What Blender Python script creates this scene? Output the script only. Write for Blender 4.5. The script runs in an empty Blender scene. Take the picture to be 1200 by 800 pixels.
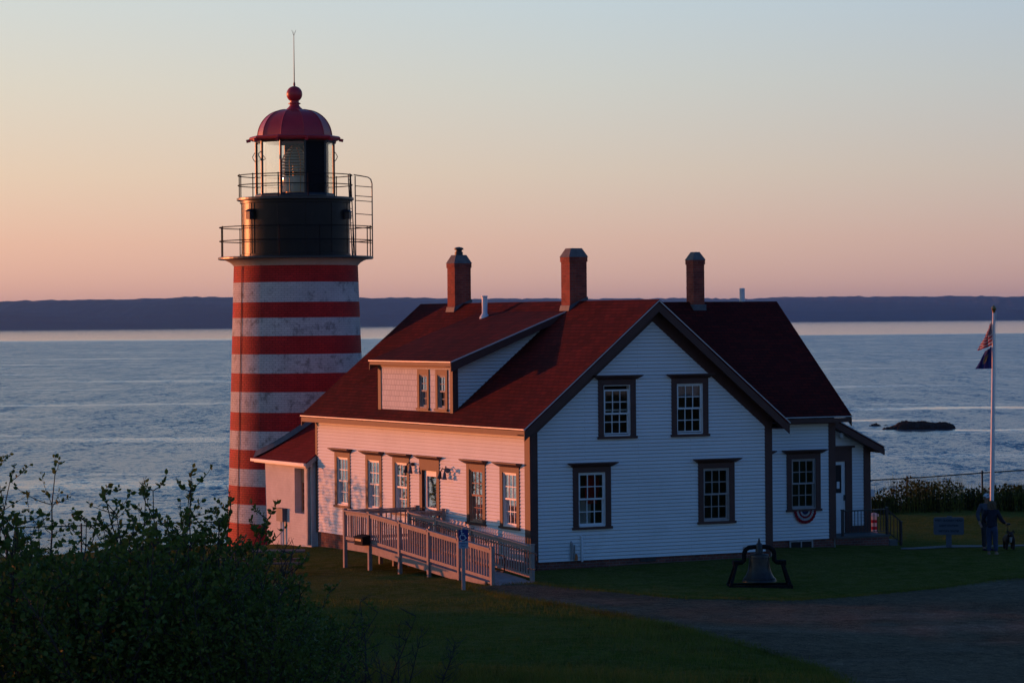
import bpy, bmesh, math, random
import numpy as np
from mathutils import Vector, Matrix
from mathutils.geometry import tessellate_polygon
random.seed(7); rng = np.random.default_rng(7)
S = bpy.context.scene
R_ = math.radians

# ------------------------------------------------------------------ camera
CAM = Vector((-37.818, -73.441, 6.721))
YAW, PITCH, ROLL, FPX = 0.46982, -0.0072556, 0.0085971, 3509.9
cd = bpy.data.cameras.new('camera'); cam = bpy.data.objects.new('camera', cd); S.collection.objects.link(cam)
fw = Vector((math.sin(YAW)*math.cos(PITCH), math.cos(YAW)*math.cos(PITCH), math.sin(PITCH)))
rt = Vector((math.cos(YAW), -math.sin(YAW), 0)); up = rt.cross(fw)
rt2 = rt*math.cos(ROLL) - up*math.sin(ROLL); up2 = rt*math.sin(ROLL) + up*math.cos(ROLL)
M = Matrix((rt2, up2, -fw)).transposed().to_4x4(); M.translation = CAM
cam.matrix_world = M
cd.sensor_width = 36; cd.lens = FPX/1200*36; cd.clip_start = 0.5; cd.clip_end = 40000
S.camera = cam

# ------------------------------------------------------------------ light
SUN_AZ = Vector((-0.552, 0.834, 0)).normalized()      # where the sun stands, seen from the house
SUN_EL = R_(2.0)
w = bpy.data.worlds.new('World'); S.world = w; w.use_nodes = True
nt = w.node_tree; nt.nodes.clear()
def N(t, **k):
    n = nt.nodes.new(t)
    for a, v in k.items(): setattr(n, a, v)
    return n
def lin(r, g, b):
    f = lambda c: c/12.92 if c <= .04045 else ((c+.055)/1.055)**2.4
    return (f(r/255), f(g/255), f(b/255), 1)
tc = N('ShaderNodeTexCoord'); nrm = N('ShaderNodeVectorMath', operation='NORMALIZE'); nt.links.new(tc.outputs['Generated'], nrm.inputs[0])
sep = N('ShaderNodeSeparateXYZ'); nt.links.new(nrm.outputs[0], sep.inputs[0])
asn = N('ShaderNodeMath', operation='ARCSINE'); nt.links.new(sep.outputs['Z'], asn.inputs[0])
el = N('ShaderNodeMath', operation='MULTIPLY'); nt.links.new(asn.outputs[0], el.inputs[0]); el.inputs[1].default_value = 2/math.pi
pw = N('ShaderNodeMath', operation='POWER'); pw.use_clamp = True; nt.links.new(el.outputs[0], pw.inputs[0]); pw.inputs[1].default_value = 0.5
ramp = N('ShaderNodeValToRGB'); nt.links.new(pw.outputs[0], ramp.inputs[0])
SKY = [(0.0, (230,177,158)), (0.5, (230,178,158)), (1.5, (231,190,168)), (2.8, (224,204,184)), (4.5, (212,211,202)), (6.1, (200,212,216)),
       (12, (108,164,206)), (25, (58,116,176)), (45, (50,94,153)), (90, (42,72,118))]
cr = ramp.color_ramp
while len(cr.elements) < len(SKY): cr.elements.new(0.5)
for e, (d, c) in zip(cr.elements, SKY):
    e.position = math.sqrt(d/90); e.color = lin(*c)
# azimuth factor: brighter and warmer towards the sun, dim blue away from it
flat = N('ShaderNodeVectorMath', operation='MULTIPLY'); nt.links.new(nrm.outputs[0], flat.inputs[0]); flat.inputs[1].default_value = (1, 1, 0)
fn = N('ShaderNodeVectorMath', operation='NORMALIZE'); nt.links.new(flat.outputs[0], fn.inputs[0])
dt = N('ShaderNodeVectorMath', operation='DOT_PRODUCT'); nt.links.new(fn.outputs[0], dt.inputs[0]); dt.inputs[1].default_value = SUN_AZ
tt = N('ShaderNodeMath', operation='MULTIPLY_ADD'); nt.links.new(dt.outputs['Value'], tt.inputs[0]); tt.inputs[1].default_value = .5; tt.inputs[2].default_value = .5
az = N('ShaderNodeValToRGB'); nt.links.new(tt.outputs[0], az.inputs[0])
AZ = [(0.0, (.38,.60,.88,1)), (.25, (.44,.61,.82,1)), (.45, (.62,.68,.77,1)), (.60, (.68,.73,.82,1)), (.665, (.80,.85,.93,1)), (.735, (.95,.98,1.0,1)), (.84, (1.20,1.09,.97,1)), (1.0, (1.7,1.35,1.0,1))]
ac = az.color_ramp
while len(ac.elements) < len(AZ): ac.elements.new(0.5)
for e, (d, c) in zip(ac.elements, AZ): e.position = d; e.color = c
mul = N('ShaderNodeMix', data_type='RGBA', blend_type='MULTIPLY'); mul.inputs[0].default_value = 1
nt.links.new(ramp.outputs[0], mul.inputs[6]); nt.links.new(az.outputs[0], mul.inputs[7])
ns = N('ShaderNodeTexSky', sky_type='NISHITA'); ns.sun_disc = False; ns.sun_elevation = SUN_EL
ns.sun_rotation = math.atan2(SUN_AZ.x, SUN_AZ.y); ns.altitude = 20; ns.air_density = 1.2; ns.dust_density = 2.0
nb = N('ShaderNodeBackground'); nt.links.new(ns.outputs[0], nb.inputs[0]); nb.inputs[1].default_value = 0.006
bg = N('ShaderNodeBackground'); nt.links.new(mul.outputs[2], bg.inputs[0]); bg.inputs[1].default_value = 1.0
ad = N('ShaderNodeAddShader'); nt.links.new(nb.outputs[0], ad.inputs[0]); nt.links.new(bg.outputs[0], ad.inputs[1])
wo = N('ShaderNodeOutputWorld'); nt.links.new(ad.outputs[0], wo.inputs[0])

sd = bpy.data.lights.new('sun', 'SUN'); sd.energy = 3.6; sd.angle = R_(0.5); sd.color = (1.0, 0.26, 0.09)
so = bpy.data.objects.new('sun', sd); S.collection.objects.link(so)
sdir = Vector((SUN_AZ.x*math.cos(SUN_EL), SUN_AZ.y*math.cos(SUN_EL), math.sin(SUN_EL)))
so.rotation_euler = sdir.to_track_quat('Z', 'Y').to_euler(); so.location = (0, 0, 60)

S.view_settings.view_transform = 'Standard'; S.view_settings.look = 'None'
S.view_settings.exposure = 0; S.view_settings.gamma = 1; S.view_settings.use_curve_mapping = False
S.cycles.max_bounces = 8; S.cycles.transparent_max_bounces = 24; S.cycles.volume_bounces = 0
S.cycles.use_denoising = True; S.cycles.sample_clamp_indirect = 4; S.cycles.caustics_reflective = False; S.cycles.caustics_refractive = False

# ------------------------------------------------------------------ materials
MATS = {}
def newmat(name):
    m = bpy.data.materials.new(name); m.use_nodes = True
    return m, m.node_tree, m.node_tree.nodes['Principled BSDF']
def nd(t, ty, **k):
    n = t.nodes.new(ty)
    for a, v in k.items():
        if a == 'ins':
            for i, x in v.items(): n.inputs[i].default_value = x
        else: setattr(n, a, v)
    return n
def c4(c): return (c[0], c[1], c[2], 1)
def coords(t, mode='xyz', kz=1.0):
    """object coordinates folded so that a wall's own length and height become the first two axes"""
    o = nd(t, 'ShaderNodeTexCoord'); s = nd(t, 'ShaderNodeSeparateXYZ'); t.links.new(o.outputs['Object'], s.inputs[0])
    if mode == 'xyz': return o.outputs['Object']
    c = nd(t, 'ShaderNodeCombineXYZ')
    if mode == 'x+y':
        a = nd(t, 'ShaderNodeMath', operation='ADD'); t.links.new(s.outputs[0], a.inputs[0]); t.links.new(s.outputs[1], a.inputs[1]); src = a.outputs[0]
    elif mode == 'ang':
        a = nd(t, 'ShaderNodeMath', operation='ARCTAN2'); t.links.new(s.outputs[1], a.inputs[0]); t.links.new(s.outputs[0], a.inputs[1])
        b = nd(t, 'ShaderNodeMath', operation='MULTIPLY', ins={1: 2.3}); t.links.new(a.outputs[0], b.inputs[0]); src = b.outputs[0]
    else: src = s.outputs['xyz'.index(mode)]
    t.links.new(src, c.inputs[0])
    z = nd(t, 'ShaderNodeMath', operation='MULTIPLY', ins={1: kz}); t.links.new(s.outputs[2], z.inputs[0]); t.links.new(z.outputs[0], c.inputs[1])
    return c.outputs[0]
def mixc(t, f, a, b, blend='MIX'):
    m = nd(t, 'ShaderNodeMix', data_type='RGBA', blend_type=blend)
    for s, v in ((0, f), (6, a), (7, b)):
        if hasattr(v, 'is_linked') or hasattr(v, 'links'): t.links.new(v, m.inputs[s])
        else: m.inputs[s].default_value = v if s == 0 else c4(v)
    return m.outputs[2]
def noise(t, vec, scale, detail=4, rough=.6):
    n = nd(t, 'ShaderNodeTexNoise', ins={'Scale': scale, 'Detail': detail, 'Roughness': rough}); t.links.new(vec, n.inputs['Vector']); return n
def ramp2(t, src, p0, p1, c0=(0,0,0), c1=(1,1,1)):
    r = nd(t, 'ShaderNodeValToRGB'); r.color_ramp.elements[0].position = p0; r.color_ramp.elements[1].position = p1
    r.color_ramp.elements[0].color = c4(c0); r.color_ramp.elements[1].color = c4(c1); t.links.new(src, r.inputs[0]); return r.outputs[0]
def bump(t, b, h, strength, dist):
    n = nd(t, 'ShaderNodeBump', ins={'Strength': strength, 'Distance': dist}); t.links.new(h, n.inputs['Height']); t.links.new(n.outputs[0], b.inputs['Normal'])
def paint(name, col, rough=.6, var=.14, scale=2.5, stain=None, stain_amt=.0, bmp=0, metallic=0, spec=.4):
    m, t, b = newmat(name); v = coords(t)
    n = noise(t, v, scale, 5)
    lo = tuple(c*(1-var) for c in col); hi = tuple(min(1, c*(1+var)) for c in col)
    c = mixc(t, ramp2(t, n.outputs[0], .3, .7), lo, hi)
    if stain:
        n2 = noise(t, v, scale*2.2, 8, .7); f = ramp2(t, n2.outputs[0], .56, .72); mm = nd(t, 'ShaderNodeMath', operation='MULTIPLY', ins={1: stain_amt})
        t.links.new(f, mm.inputs[0]); c = mixc(t, mm.outputs[0], c, stain)
    t.links.new(c, b.inputs['Base Color']); b.inputs['Roughness'].default_value = rough; b.inputs['Metallic'].default_value = metallic
    b.inputs['Specular IOR Level'].default_value = spec
    if bmp:
        n3 = noise(t, v, scale*12, 6); bump(t, b, n3.outputs[0], bmp, .01)
    MATS[name] = m; return m
def bricky(name, c1, c2, mortar, mode, bw, bh, msize=.012, rough=.8, kz=1.0, bmp=.6, var=.25, vscale=1.3, stain=None, stain_amt=0, bdist=.012, ssc=(5, .52, .7), spec=.3):
    m, t, b = newmat(name); v = coords(t, mode, kz)
    br = nd(t, 'ShaderNodeTexBrick', ins={'Scale': 1.0, 'Mortar Size': msize, 'Brick Width': bw, 'Row Height': bh, 'Mortar Smooth': .2, 'Bias': 0.0})
    br.inputs['Color1'].default_value = c4(c1); br.inputs['Color2'].default_value = c4(c2); br.inputs['Mortar'].default_value = c4(mortar)
    t.links.new(v, br.inputs['Vector'])
    n = noise(t, coords(t), vscale, 6); f = ramp2(t, n.outputs[0], .3, .7, (1-var,)*3, (1+var,)*3)
    c = mixc(t, 1.0, br.outputs['Color'], f, 'MULTIPLY')
    if stain:
        n2 = noise(t, coords(t), ssc[0], 9, .75); ff = ramp2(t, n2.outputs[0], ssc[1], ssc[2])
        mm = nd(t, 'ShaderNodeMath', operation='MULTIPLY', ins={1: stain_amt}); t.links.new(ff, mm.inputs[0]); c = mixc(t, mm.outputs[0], c, stain)
    t.links.new(c, b.inputs['Base Color']); b.inputs['Roughness'].default_value = rough; b.inputs['Specular IOR Level'].default_value = spec
    inv = nd(t, 'ShaderNodeMath', operation='SUBTRACT', ins={0: 1.0}); t.links.new(br.outputs['Fac'], inv.inputs[1])
    n4 = noise(t, coords(t), 18, 4); add = nd(t, 'ShaderNodeMath', operation='MULTIPLY_ADD', ins={1: .5}); t.links.new(n4.outputs[0], add.inputs[0]); t.links.new(inv.outputs[0], add.inputs[2])
    bump(t, b, add.outputs[0], bmp, bdist)
    MATS[name] = m; return m
paint('brown_trim', (.085,.034,.026), .6, .12, 3)
paint('white_sash', (.74,.74,.72), .45, .05, 5)
paint('grey_wood', (.36,.33,.31), .7, .18, 4, (.22,.20,.18), .5)
paint('deck_boards', (.30,.28,.27), .75, .2, 5)
paint('black_iron', (.018,.018,.02), .38, .3, 6, spec=.5)
paint('black_drum', (.006,.006,.007), .36, .4, 2.0, (.03,.022,.018), .5, bmp=.15, spec=.22)
paint('dark_metal', (.03,.03,.032), .45, .3, 8)
paint('red_metal', (.50,.026,.038), .38, .14, 1.6, (.20,.015,.02), .5)
paint('white_metal', (.75,.75,.75), .4, .06, 5)
paint('bare_metal', (.42,.43,.45), .35, .1, 6, metallic=.8)
paint('drip_edge', (.52,.52,.52), .5, .1, 3, metallic=.2)
paint('lead_flashing', (.11,.115,.125), .6, .25, 6)
paint('cap_stone', (.15,.14,.135), .85, .25, 7)
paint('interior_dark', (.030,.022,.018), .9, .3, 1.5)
paint('lace', (.62,.61,.60), .9, .15, 9)
paint('tan_blind', (.52,.27,.16), .8, .12, 6)
paint('bell_bronze', (.040,.028,.022), .38, .35, 9, (.03,.03,.03), .6, metallic=.2)
paint('matt_black', (.010,.010,.011), .8, .2, 6, spec=.1)
paint('concrete', (.105,.105,.10), .9, .2, 3, bmp=.2)
paint('sign_blue', (.012,.022,.16), .45, .08, 6)
paint('sign_grey', (.10,.12,.145), .6, .1, 4)
paint('sign_pale', (.36,.42,.50), .5, .08, 5)
paint('letter_dark', (.02,.022,.03), .7, .1, 4)
paint('letter_white', (.7,.72,.75), .6, .05, 4)
paint('weathered_wood', (.17,.105,.075), .75, .25, 6)
paint('bark', (.055,.042,.035), .9, .3, 20)
paint('skin', (.33,.19,.13), .55, .08, 8)
paint('hair_brown', (.15,.10,.06), .7, .3, 30)
paint('jacket_grey', (.06,.066,.09), .85, .15, 6)
paint('jacket_navy', (.010,.013,.03), .85, .15, 6)
paint('jeans_blue', (.028,.045,.095), .85, .18, 9)
paint('trousers_dark', (.022,.022,.028), .85, .15, 9)
paint('shoe_tan', (.25,.18,.13), .8, .15, 9)
paint('cap_white', (.62,.62,.62), .8, .06, 9)
paint('flag_red', (.42,.02,.035), .8, .1, 5)
paint('flag_white', (.7,.68,.66), .8, .06, 5)
paint('flag_navy', (.02,.03,.11), .8, .1, 5)
paint('brass', (.50,.29,.10), .35, .2, 9, metallic=.9)
paint('red_cloth', (.45,.015,.02), .85, .2, 5)
paint('pale_board', (.35,.36,.33), .8, .12, 3)
paint('rust_orange', (.45,.14,.04), .7, .2, 6)
paint('stained_cornice', (.50,.47,.43), .6, .15, 1.2, (.30,.13,.05), .7)
paint('weathered_wood_grey', (.37,.285,.245), .75, .16, 5, (.26,.22,.20), .5)
paint('flag_blue', (.035,.05,.22), .8, .12, 5)
paint('emblem_tan', (.40,.30,.16), .8, .1, 9)
paint('emblem_green', (.06,.16,.08), .8, .1, 9)
paint('dog_coat', (.030,.017,.012), .85, .4, 9, (.12,.05,.025), .4)
paint('fence_green', (.020,.030,.026), .6, .15, 8)
SH = 1.573
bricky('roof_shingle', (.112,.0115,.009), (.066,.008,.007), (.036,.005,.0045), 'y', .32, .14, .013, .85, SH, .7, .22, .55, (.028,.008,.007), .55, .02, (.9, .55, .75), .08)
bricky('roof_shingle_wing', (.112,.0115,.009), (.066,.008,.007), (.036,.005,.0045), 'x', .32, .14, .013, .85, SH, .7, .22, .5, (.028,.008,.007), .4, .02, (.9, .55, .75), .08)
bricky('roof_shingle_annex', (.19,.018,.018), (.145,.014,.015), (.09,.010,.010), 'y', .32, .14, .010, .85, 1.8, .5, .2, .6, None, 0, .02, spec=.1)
bricky('chimney_brick', (.36,.070,.040), (.25,.048,.032), (.24,.11,.08), 'x+y', .21, .075, .007, .85, 1, .6, .3, 3)
bricky('foundation_brick', (.22,.07,.05), (.15,.05,.04), (.17,.13,.11), 'x+y', .21, .075, .010, .9, 1, .6, .3, 2)
bricky('red_painted_brick', (.56,.030,.028), (.47,.026,.024), (.30,.018,.017), 'ang', .22, .075, .010, .62, 1, 1.0, .24, 1.2, (.15,.016,.015), .55, .02, (3, .5, .75), .12)
bricky('white_painted_brick', (.62,.60,.58), (.55,.54,.53), (.42,.41,.40), 'ang', .22, .075, .009, .6, 1, 1.0, .15, 1.0, (.14,.13,.125), .85, .02, (2.6, .52, .66), .15)
bricky('white_brick_wall', (.66,.63,.61), (.62,.59,.57), (.58,.55,.53), 'x+y', .22, .08, .007, .7, 1, .3, .1, 1.5, (.25,.20,.17), .5, .012, (9, .62, .72))
bricky('white_shingle_wall', (.72,.70,.68), (.66,.64,.62), (.38,.37,.36), 'y', .19, .165, .006, .7, 1, .7, .07, 2)

bricky('white_clapboard', (.80,.80,.78), (.77,.77,.75), (.50,.49,.47), 'x+y', 3.4, .1005, .004, .55, 1, .0, .05, .7, (.52,.50,.45), .35, .001, (.8, .55, .75))
for k in ('flag_red', 'flag_white', 'flag_navy', 'flag_blue', 'emblem_tan', 'emblem_green', 'lace'):   # thin cloth lets light through
    t_ = MATS[k].node_tree; b_ = t_.nodes['Principled BSDF']; src = b_.inputs['Base Color'].links[0].from_socket
    tl_ = nd(t_, 'ShaderNodeBsdfTranslucent'); t_.links.new(src, tl_.inputs[0]); mx_ = nd(t_, 'ShaderNodeMixShader', ins={0: .5})
    t_.links.new(b_.outputs[0], mx_.inputs[1]); t_.links.new(tl_.outputs[0], mx_.inputs[2]); t_.links.new(mx_.outputs[0], t_.nodes['Material Output'].inputs[0])
def glass():
    m, t, b = newmat('window_glass'); t.nodes.remove(b)
    tr = nd(t, 'ShaderNodeBsdfTransparent', ins={0: (.86,.89,.88,1)}); gl = nd(t, 'ShaderNodeBsdfGlossy', ins={0: (1,1,1,1), 'Roughness': .02})
    fr = nd(t, 'ShaderNodeFresnel', ins={0: 1.55}); mx = nd(t, 'ShaderNodeMixShader')
    nz = noise(t, coords(t), 1.3, 2); bp = nd(t, 'ShaderNodeBump', ins={'Strength': .015, 'Distance': .05}); t.links.new(nz.outputs[0], bp.inputs['Height'])
    t.links.new(bp.outputs[0], gl.inputs['Normal'])
    t.links.new(fr.outputs[0], mx.inputs[0]); t.links.new(tr.outputs[0], mx.inputs[1]); t.links.new(gl.outputs[0], mx.inputs[2])
    t.links.new(mx.outputs[0], t.nodes['Material Output'].inputs[0]); MATS['window_glass'] = m
    m2, t2, b2 = newmat('lens_glass')
    b2.inputs['Base Color'].default_value = (.60,.66,.56,1); b2.inputs['Roughness'].default_value = .08; b2.inputs['Transmission Weight'].default_value = .25
    b2.inputs['IOR'].default_value = 1.45; MATS['lens_glass'] = m2
glass()
def leafmat(name, a, b_, rough=.5, ns=3.0, lo=.7, hi=1.25):
    m, t, b = newmat(name)
    n = noise(t, coords(t), ns, 4); g = nd(t, 'ShaderNodeObjectInfo'); 
    geo = nd(t, 'ShaderNodeNewGeometry'); c = mixc(t, geo.outputs['Random Per Island'], a, b_)
    c2 = mixc(t, ramp2(t, n.outputs[0], .35, .65, (lo,lo,lo), (hi,hi*.97,hi*.88)), (0,0,0), (1,1,1)); c = mixc(t, 1.0, c, c2, 'MULTIPLY')
    t.links.new(c, b.inputs['Base Color']); b.inputs['Roughness'].default_value = rough; b.inputs['Specular IOR Level'].default_value = .14
    tl = nd(t, 'ShaderNodeBsdfTranslucent'); t.links.new(c, tl.inputs[0]); mx = nd(t, 'ShaderNodeMixShader', ins={0: .35})
    t.links.new(b.outputs[0], mx.inputs[1]); t.links.new(tl.outputs[0], mx.inputs[2]); t.links.new(mx.outputs[0], t.nodes['Material Output'].inputs[0])
    MATS[name] = m
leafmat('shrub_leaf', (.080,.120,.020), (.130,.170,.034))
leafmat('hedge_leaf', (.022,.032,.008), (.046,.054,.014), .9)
leafmat('grass_blade', (.105,.135,.016), (.180,.172,.040), .9, .75, .5, 1.7)

# ------------------------------------------------------------------ mesh helpers
WO = {}
def linkobj(o): S.collection.objects.link(o); return o
def tag(o, label=None, cat=None, group=None, kind=None):
    for k, v in (('label', label), ('category', cat), ('group', group), ('kind', kind)):
        if v: o[k] = v
    return o
def thing(name, loc, label, cat, group=None):
    o = linkobj(bpy.data.objects.new(name, None)); o.location = loc; o.empty_display_size = .2
    WO[o.name] = Vector(loc); return tag(o, label, cat, group)
class MB:
    def __init__(s, X=None): s.v = []; s.f = []; s.mi = []; s.X = X; s.uv = None
    def add(s, pts, faces, mi=0):
        k = len(s.v)
        for p in pts:
            p = Vector(p); s.v.append(s.X @ p if s.X is not None else p)
        for f in faces: s.f.append([k+i for i in f]); s.mi.append(mi)
        return s
    def quad(s, a, b, c, d, mi=0): return s.add((a, b, c, d), [(0,1,2,3)], mi)
    def poly(s, pts, mi=0): return s.add(pts, [tuple(range(len(pts)))], mi)
    def hexa(s, p, mi=0): return s.add(p, [(3,2,1,0),(4,5,6,7),(0,1,5,4),(1,2,6,5),(2,3,7,6),(3,0,4,7)], mi)
    def box(s, x0, x1, y0, y1, z0, z1, mi=0):
        return s.hexa([(x0,y0,z0),(x1,y0,z0),(x1,y1,z0),(x0,y1,z0),(x0,y0,z1),(x1,y0,z1),(x1,y1,z1),(x0,y1,z1)], mi)
    def beam(s, a, b, wx, wz, mi=0, upv=(0,0,1)):
        a = Vector(a); b = Vector(b); d = (b-a).normalized(); u = Vector(upv)
        if abs(d.dot(u)) > .98: u = Vector((1,0,0))
        r = d.cross(u).normalized(); q = r.cross(d).normalized(); r *= wx/2; q *= wz/2
        return s.hexa([a-r-q, a+r-q, a+r+q, a-r+q, b-r-q, b+r-q, b+r+q, b-r+q], mi)
    def tube(s, pts, r, n=8, mi=0, cap=True):
        pts = [Vector(p) for p in pts]; rs = r if hasattr(r, '__len__') else [r]*len(pts); rings = []; k = len(s.v); ref = None
        for i, p in enumerate(pts):
            d = (pts[min(i+1, len(pts)-1)]-pts[max(i-1, 0)]).normalized()
            if ref is None: ref = Vector((0,0,1)) if abs(d.z) < .9 else Vector((1,0,0))
            a = d.cross(ref).normalized(); b = d.cross(a).normalized(); ref = b.cross(d) if False else ref
            for j in range(n):
                t = 2*math.pi*j/n; q = p + (a*math.cos(t)+b*math.sin(t))*rs[i]; s.v.append(s.X @ q if s.X is not None else q)
        m = len(pts)
        for i in range(m-1):
            for j in range(n):
                s.f.append([k+i*n+j, k+i*n+(j+1) % n, k+(i+1)*n+(j+1) % n, k+(i+1)*n+j]); s.mi.append(mi)
        if cap:
            s.f.append([k+j for j in range(n)][::-1]); s.mi.append(mi); s.f.append([k+(m-1)*n+j for j in range(n)]); s.mi.append(mi)
        return s
    def lathe(s, prof, c, n=48, mi=0, ph=0, a0=0, a1=2*math.pi):
        c = Vector(c); full = abs(a1-a0-2*math.pi) < 1e-6; k = len(s.v); cols = n if full else n+1
        for (r, z) in prof:
            for j in range(cols):
                t = ph+a0+(a1-a0)*j/n; q = c+Vector((r*math.cos(t), r*math.sin(t), z)); s.v.append(s.X @ q if s.X is not None else q)
        for i in range(len(prof)-1):
            for j in range(n):
                j2 = (j+1) % cols if full else j+1
                s.f.append([k+i*cols+j, k+i*cols+j2, k+(i+1)*cols+j2, k+(i+1)*cols+j]); s.mi.append(mi[i] if hasattr(mi, '__len__') else mi)
        return s
    def grid(s, fn, nu, nv, mi=0):
        k = len(s.v)
        for i in range(nu+1):
            for j in range(nv+1):
                q = Vector(fn(i/nu, j/nv)); s.v.append(s.X @ q if s.X is not None else q)
        for i in range(nu):
            for j in range(nv):
                s.f.append([k+i*(nv+1)+j, k+(i+1)*(nv+1)+j, k+(i+1)*(nv+1)+j+1, k+i*(nv+1)+j+1]); s.mi.append(mi if not callable(mi) else mi((i+.5)/nu, (j+.5)/nv))
        return s
    def ring_tube(s, c, R, r, n=48, m=6, a0=0, a1=2*math.pi, mi=0):
        c = Vector(c); full = abs(a1-a0-2*math.pi) < 1e-6; cnt = n if full else n+1
        pts = [c+Vector((R*math.cos(a0+(a1-a0)*j/n), R*math.sin(a0+(a1-a0)*j/n), 0)) for j in range(cnt)]
        k = len(s.v)
        for j, p in enumerate(pts):
            d = (p-c).normalized()
            for q in range(m):
                t = 2*math.pi*q/m; x = p+d*r*math.cos(t)+Vector((0,0,r*math.sin(t))); s.v.append(s.X @ x if s.X is not None else x)
        for j in range(n):
            j2 = (j+1) % cnt
            for q in range(m): s.f.append([k+j*m+q, k+j*m+(q+1) % m, k+j2*m+(q+1) % m, k+j2*m+q]); s.mi.append(mi)
        return s
    def build(s, name, mat, parent=None, smooth=False, recalc=True, loc=None):
        og = Vector(loc) if loc is not None else (WO[parent.name] if parent is not None and parent.name in WO else Vector((0,0,0)))
        me = bpy.data.meshes.new(name)
        me.from_pydata([tuple(v-og) for v in s.v], [], s.f)
        mats = mat if isinstance(mat, (list, tuple)) else [mat]
        for m in mats: me.materials.append(MATS[m])
        if len(mats) > 1: me.polygons.foreach_set('material_index', s.mi)
        if smooth: me.polygons.foreach_set('use_smooth', [True]*len(me.polygons))
        if recalc and len(s.f) < 30000:
            b = bmesh.new(); b.from_mesh(me); bmesh.ops.recalc_face_normals(b, faces=b.faces); b.to_mesh(me); b.free()
        me.update()
        o = linkobj(bpy.data.objects.new(name, me))
        if parent is not None: o.parent = parent; WO[o.name] = og
        else: o.location = og; WO[o.name] = og
        if smooth and smooth != 'all':
            me.set_sharp_from_angle(angle=R_(40))
        return o
class Fr:
    """frame of a wall: u along it, z up, d out of it"""
    def __init__(s, o, u, n): s.o = Vector(o); s.u = Vector(u); s.n = Vector(n)
    def __call__(s, u, z, d=0): return s.o+s.u*u+Vector((0,0,z))+s.n*d
    def box(s, mb, u0, u1, z0, z1, d0, d1, mi=0):
        return mb.hexa([s(u0,z0,d0), s(u1,z0,d0), s(u1,z0,d1), s(u0,z0,d1), s(u0,z1,d0), s(u1,z1,d0), s(u1,z1,d1), s(u0,z1,d1)], mi)
def clapboard(F, z0, z1, lo, hi, holes=(), h=.1005, tilt=.026, gap=.015):
    mb = MB(); n = int(math.ceil((z1-z0)/h-1e-6))
    for i in range(n):
        za = z0+i*h; zb = min(z1, za+h)
        cuts = sorted({za, zb} | {q for H in holes for q in (H[2], H[3]) if za < q < zb})
        for a, b in zip(cuts[:-1], cuts[1:]):
            if b-a < 1e-5: continue
            mid = (a+b)/2; segs = [(lo(a), hi(a), lo(b), hi(b))]
            for (ha, hb, hz0, hz1) in holes:
                if hz0 < mid < hz1:
                    out = []
                    for (la, ra, lb, rb) in segs:
                        if hb <= min(la, lb) or ha >= max(ra, rb): out.append((la, ra, lb, rb)); continue
                        if ha > la or ha > lb: out.append((la, min(ra, ha), lb, min(rb, ha)))
                        if hb < ra or hb < rb: out.append((max(la, hb), ra, max(lb, hb), rb))
                    segs = out
            da = .002+tilt*(1-(a-za)/h); db = .002+tilt*(1-(b-za)/h)
            for (la, ra, lb, rb) in segs:
                if ra-la < 1e-4 and rb-lb < 1e-4: continue
                if a == za:                       # open drip groove under the butt of every board
                    g = a+gap; R1, R2 = max(ra,la), max(rb,lb); k = (g-a)/(b-a) if b > g else 1; dg = da+(db-da)*k; lg = la+(lb-la)*k; rg = R1+(R2-R1)*k
                    mb.quad(F(lg,g,dg), F(rg,g,dg), F(R2,b,db), F(lb,b,db)); mb.quad(F(lg,g,dg), F(rg,g,dg), F(rg,g,-.035), F(lg,g,-.035)); mb.quad(F(lg,g,-.035), F(rg,g,-.035), F(R1,a-.002,-.035), F(la,a-.002,-.035)); mb.quad(F(la,a-.002,-.035), F(R1,a-.002,-.035), F(R1,a,.002), F(la,a,.002))
                else: mb.quad(F(la,a,da), F(max(ra,la),a,da), F(max(rb,lb),b,db), F(lb,b,db))
    return mb

ROADDL = [(79.37,-1.23),(79.44,.4),(77.45,2.15),(75.84,4.27),(75.35,7.03),(76.66,8.9),(78.48,10.68),(81.42,13.87),(83.9,16.45),(86,21),(60,21),(50,14),(50,6.4),(56.19,6.19),(58.99,6.0),(61.82,5.23),(65.32,4.04),(69.45,3.11),(73.09,1.61),(75.94,-.06)]
PATHDL = [(90.94,11.77),(92.48,13.44),(92.9,14.77),(94.02,16.83),(96.5,21.5),(97.2,21.5),(94.68,16.95),(93.74,14.91),(93.51,13.59),(91.97,11.9)]
HAZE, HAZEC = 3.8e-5, (.25,.52,1.0,1)

# ------------------------------------------------------------------ the lie of the land
FX, RX = Vector((math.sin(YAW), math.cos(YAW), 0)), Vector((math.cos(YAW), -math.sin(YAW), 0))
def site(dep, lat): q = Vector((CAM.x, CAM.y, 0))+FX*dep+RX*lat; return q.x, q.y
CTRL = [(.5,0,-.2),(7.4,0,-.12),(4,-1,-.2),(11,3.2,-.22),(15.2,4.5,-.42),(0,15,-.46),(-2.4,7.3,-.5),(-2.4,3,-.45),(-2.4,-2.4,-.3),(-.2,17.9,-.55),(1.6,22.5,-.95),
        (-3,19,-.95),(-5.5,11,-.75),(-8,4,-.55),(17.2,4.6,-.45),(15.4,-.3,-.42),(27,19,-.5),(31,19,-.5),(20,12,-.5),(12.5,-6,-.4),(3,-9,-.42),(4.6,-4.7,-.42),(-4,-4,-.33),
        (0,-25,-.5),(-8,-14,-.3),(12,-24,-.6),(25,-8,-.6),(40,10,-.8),(1,33,-2.0),(-.3,23.1,-.92),(-1.2,28,-1.35),(-10,38,-2.3),(-20,20,-1.6),(8,27,-1.4),(14,24,-1.0),(-25,-5,-.6),(45,-20,-1.0),(-40,10,-1.5)]
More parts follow.
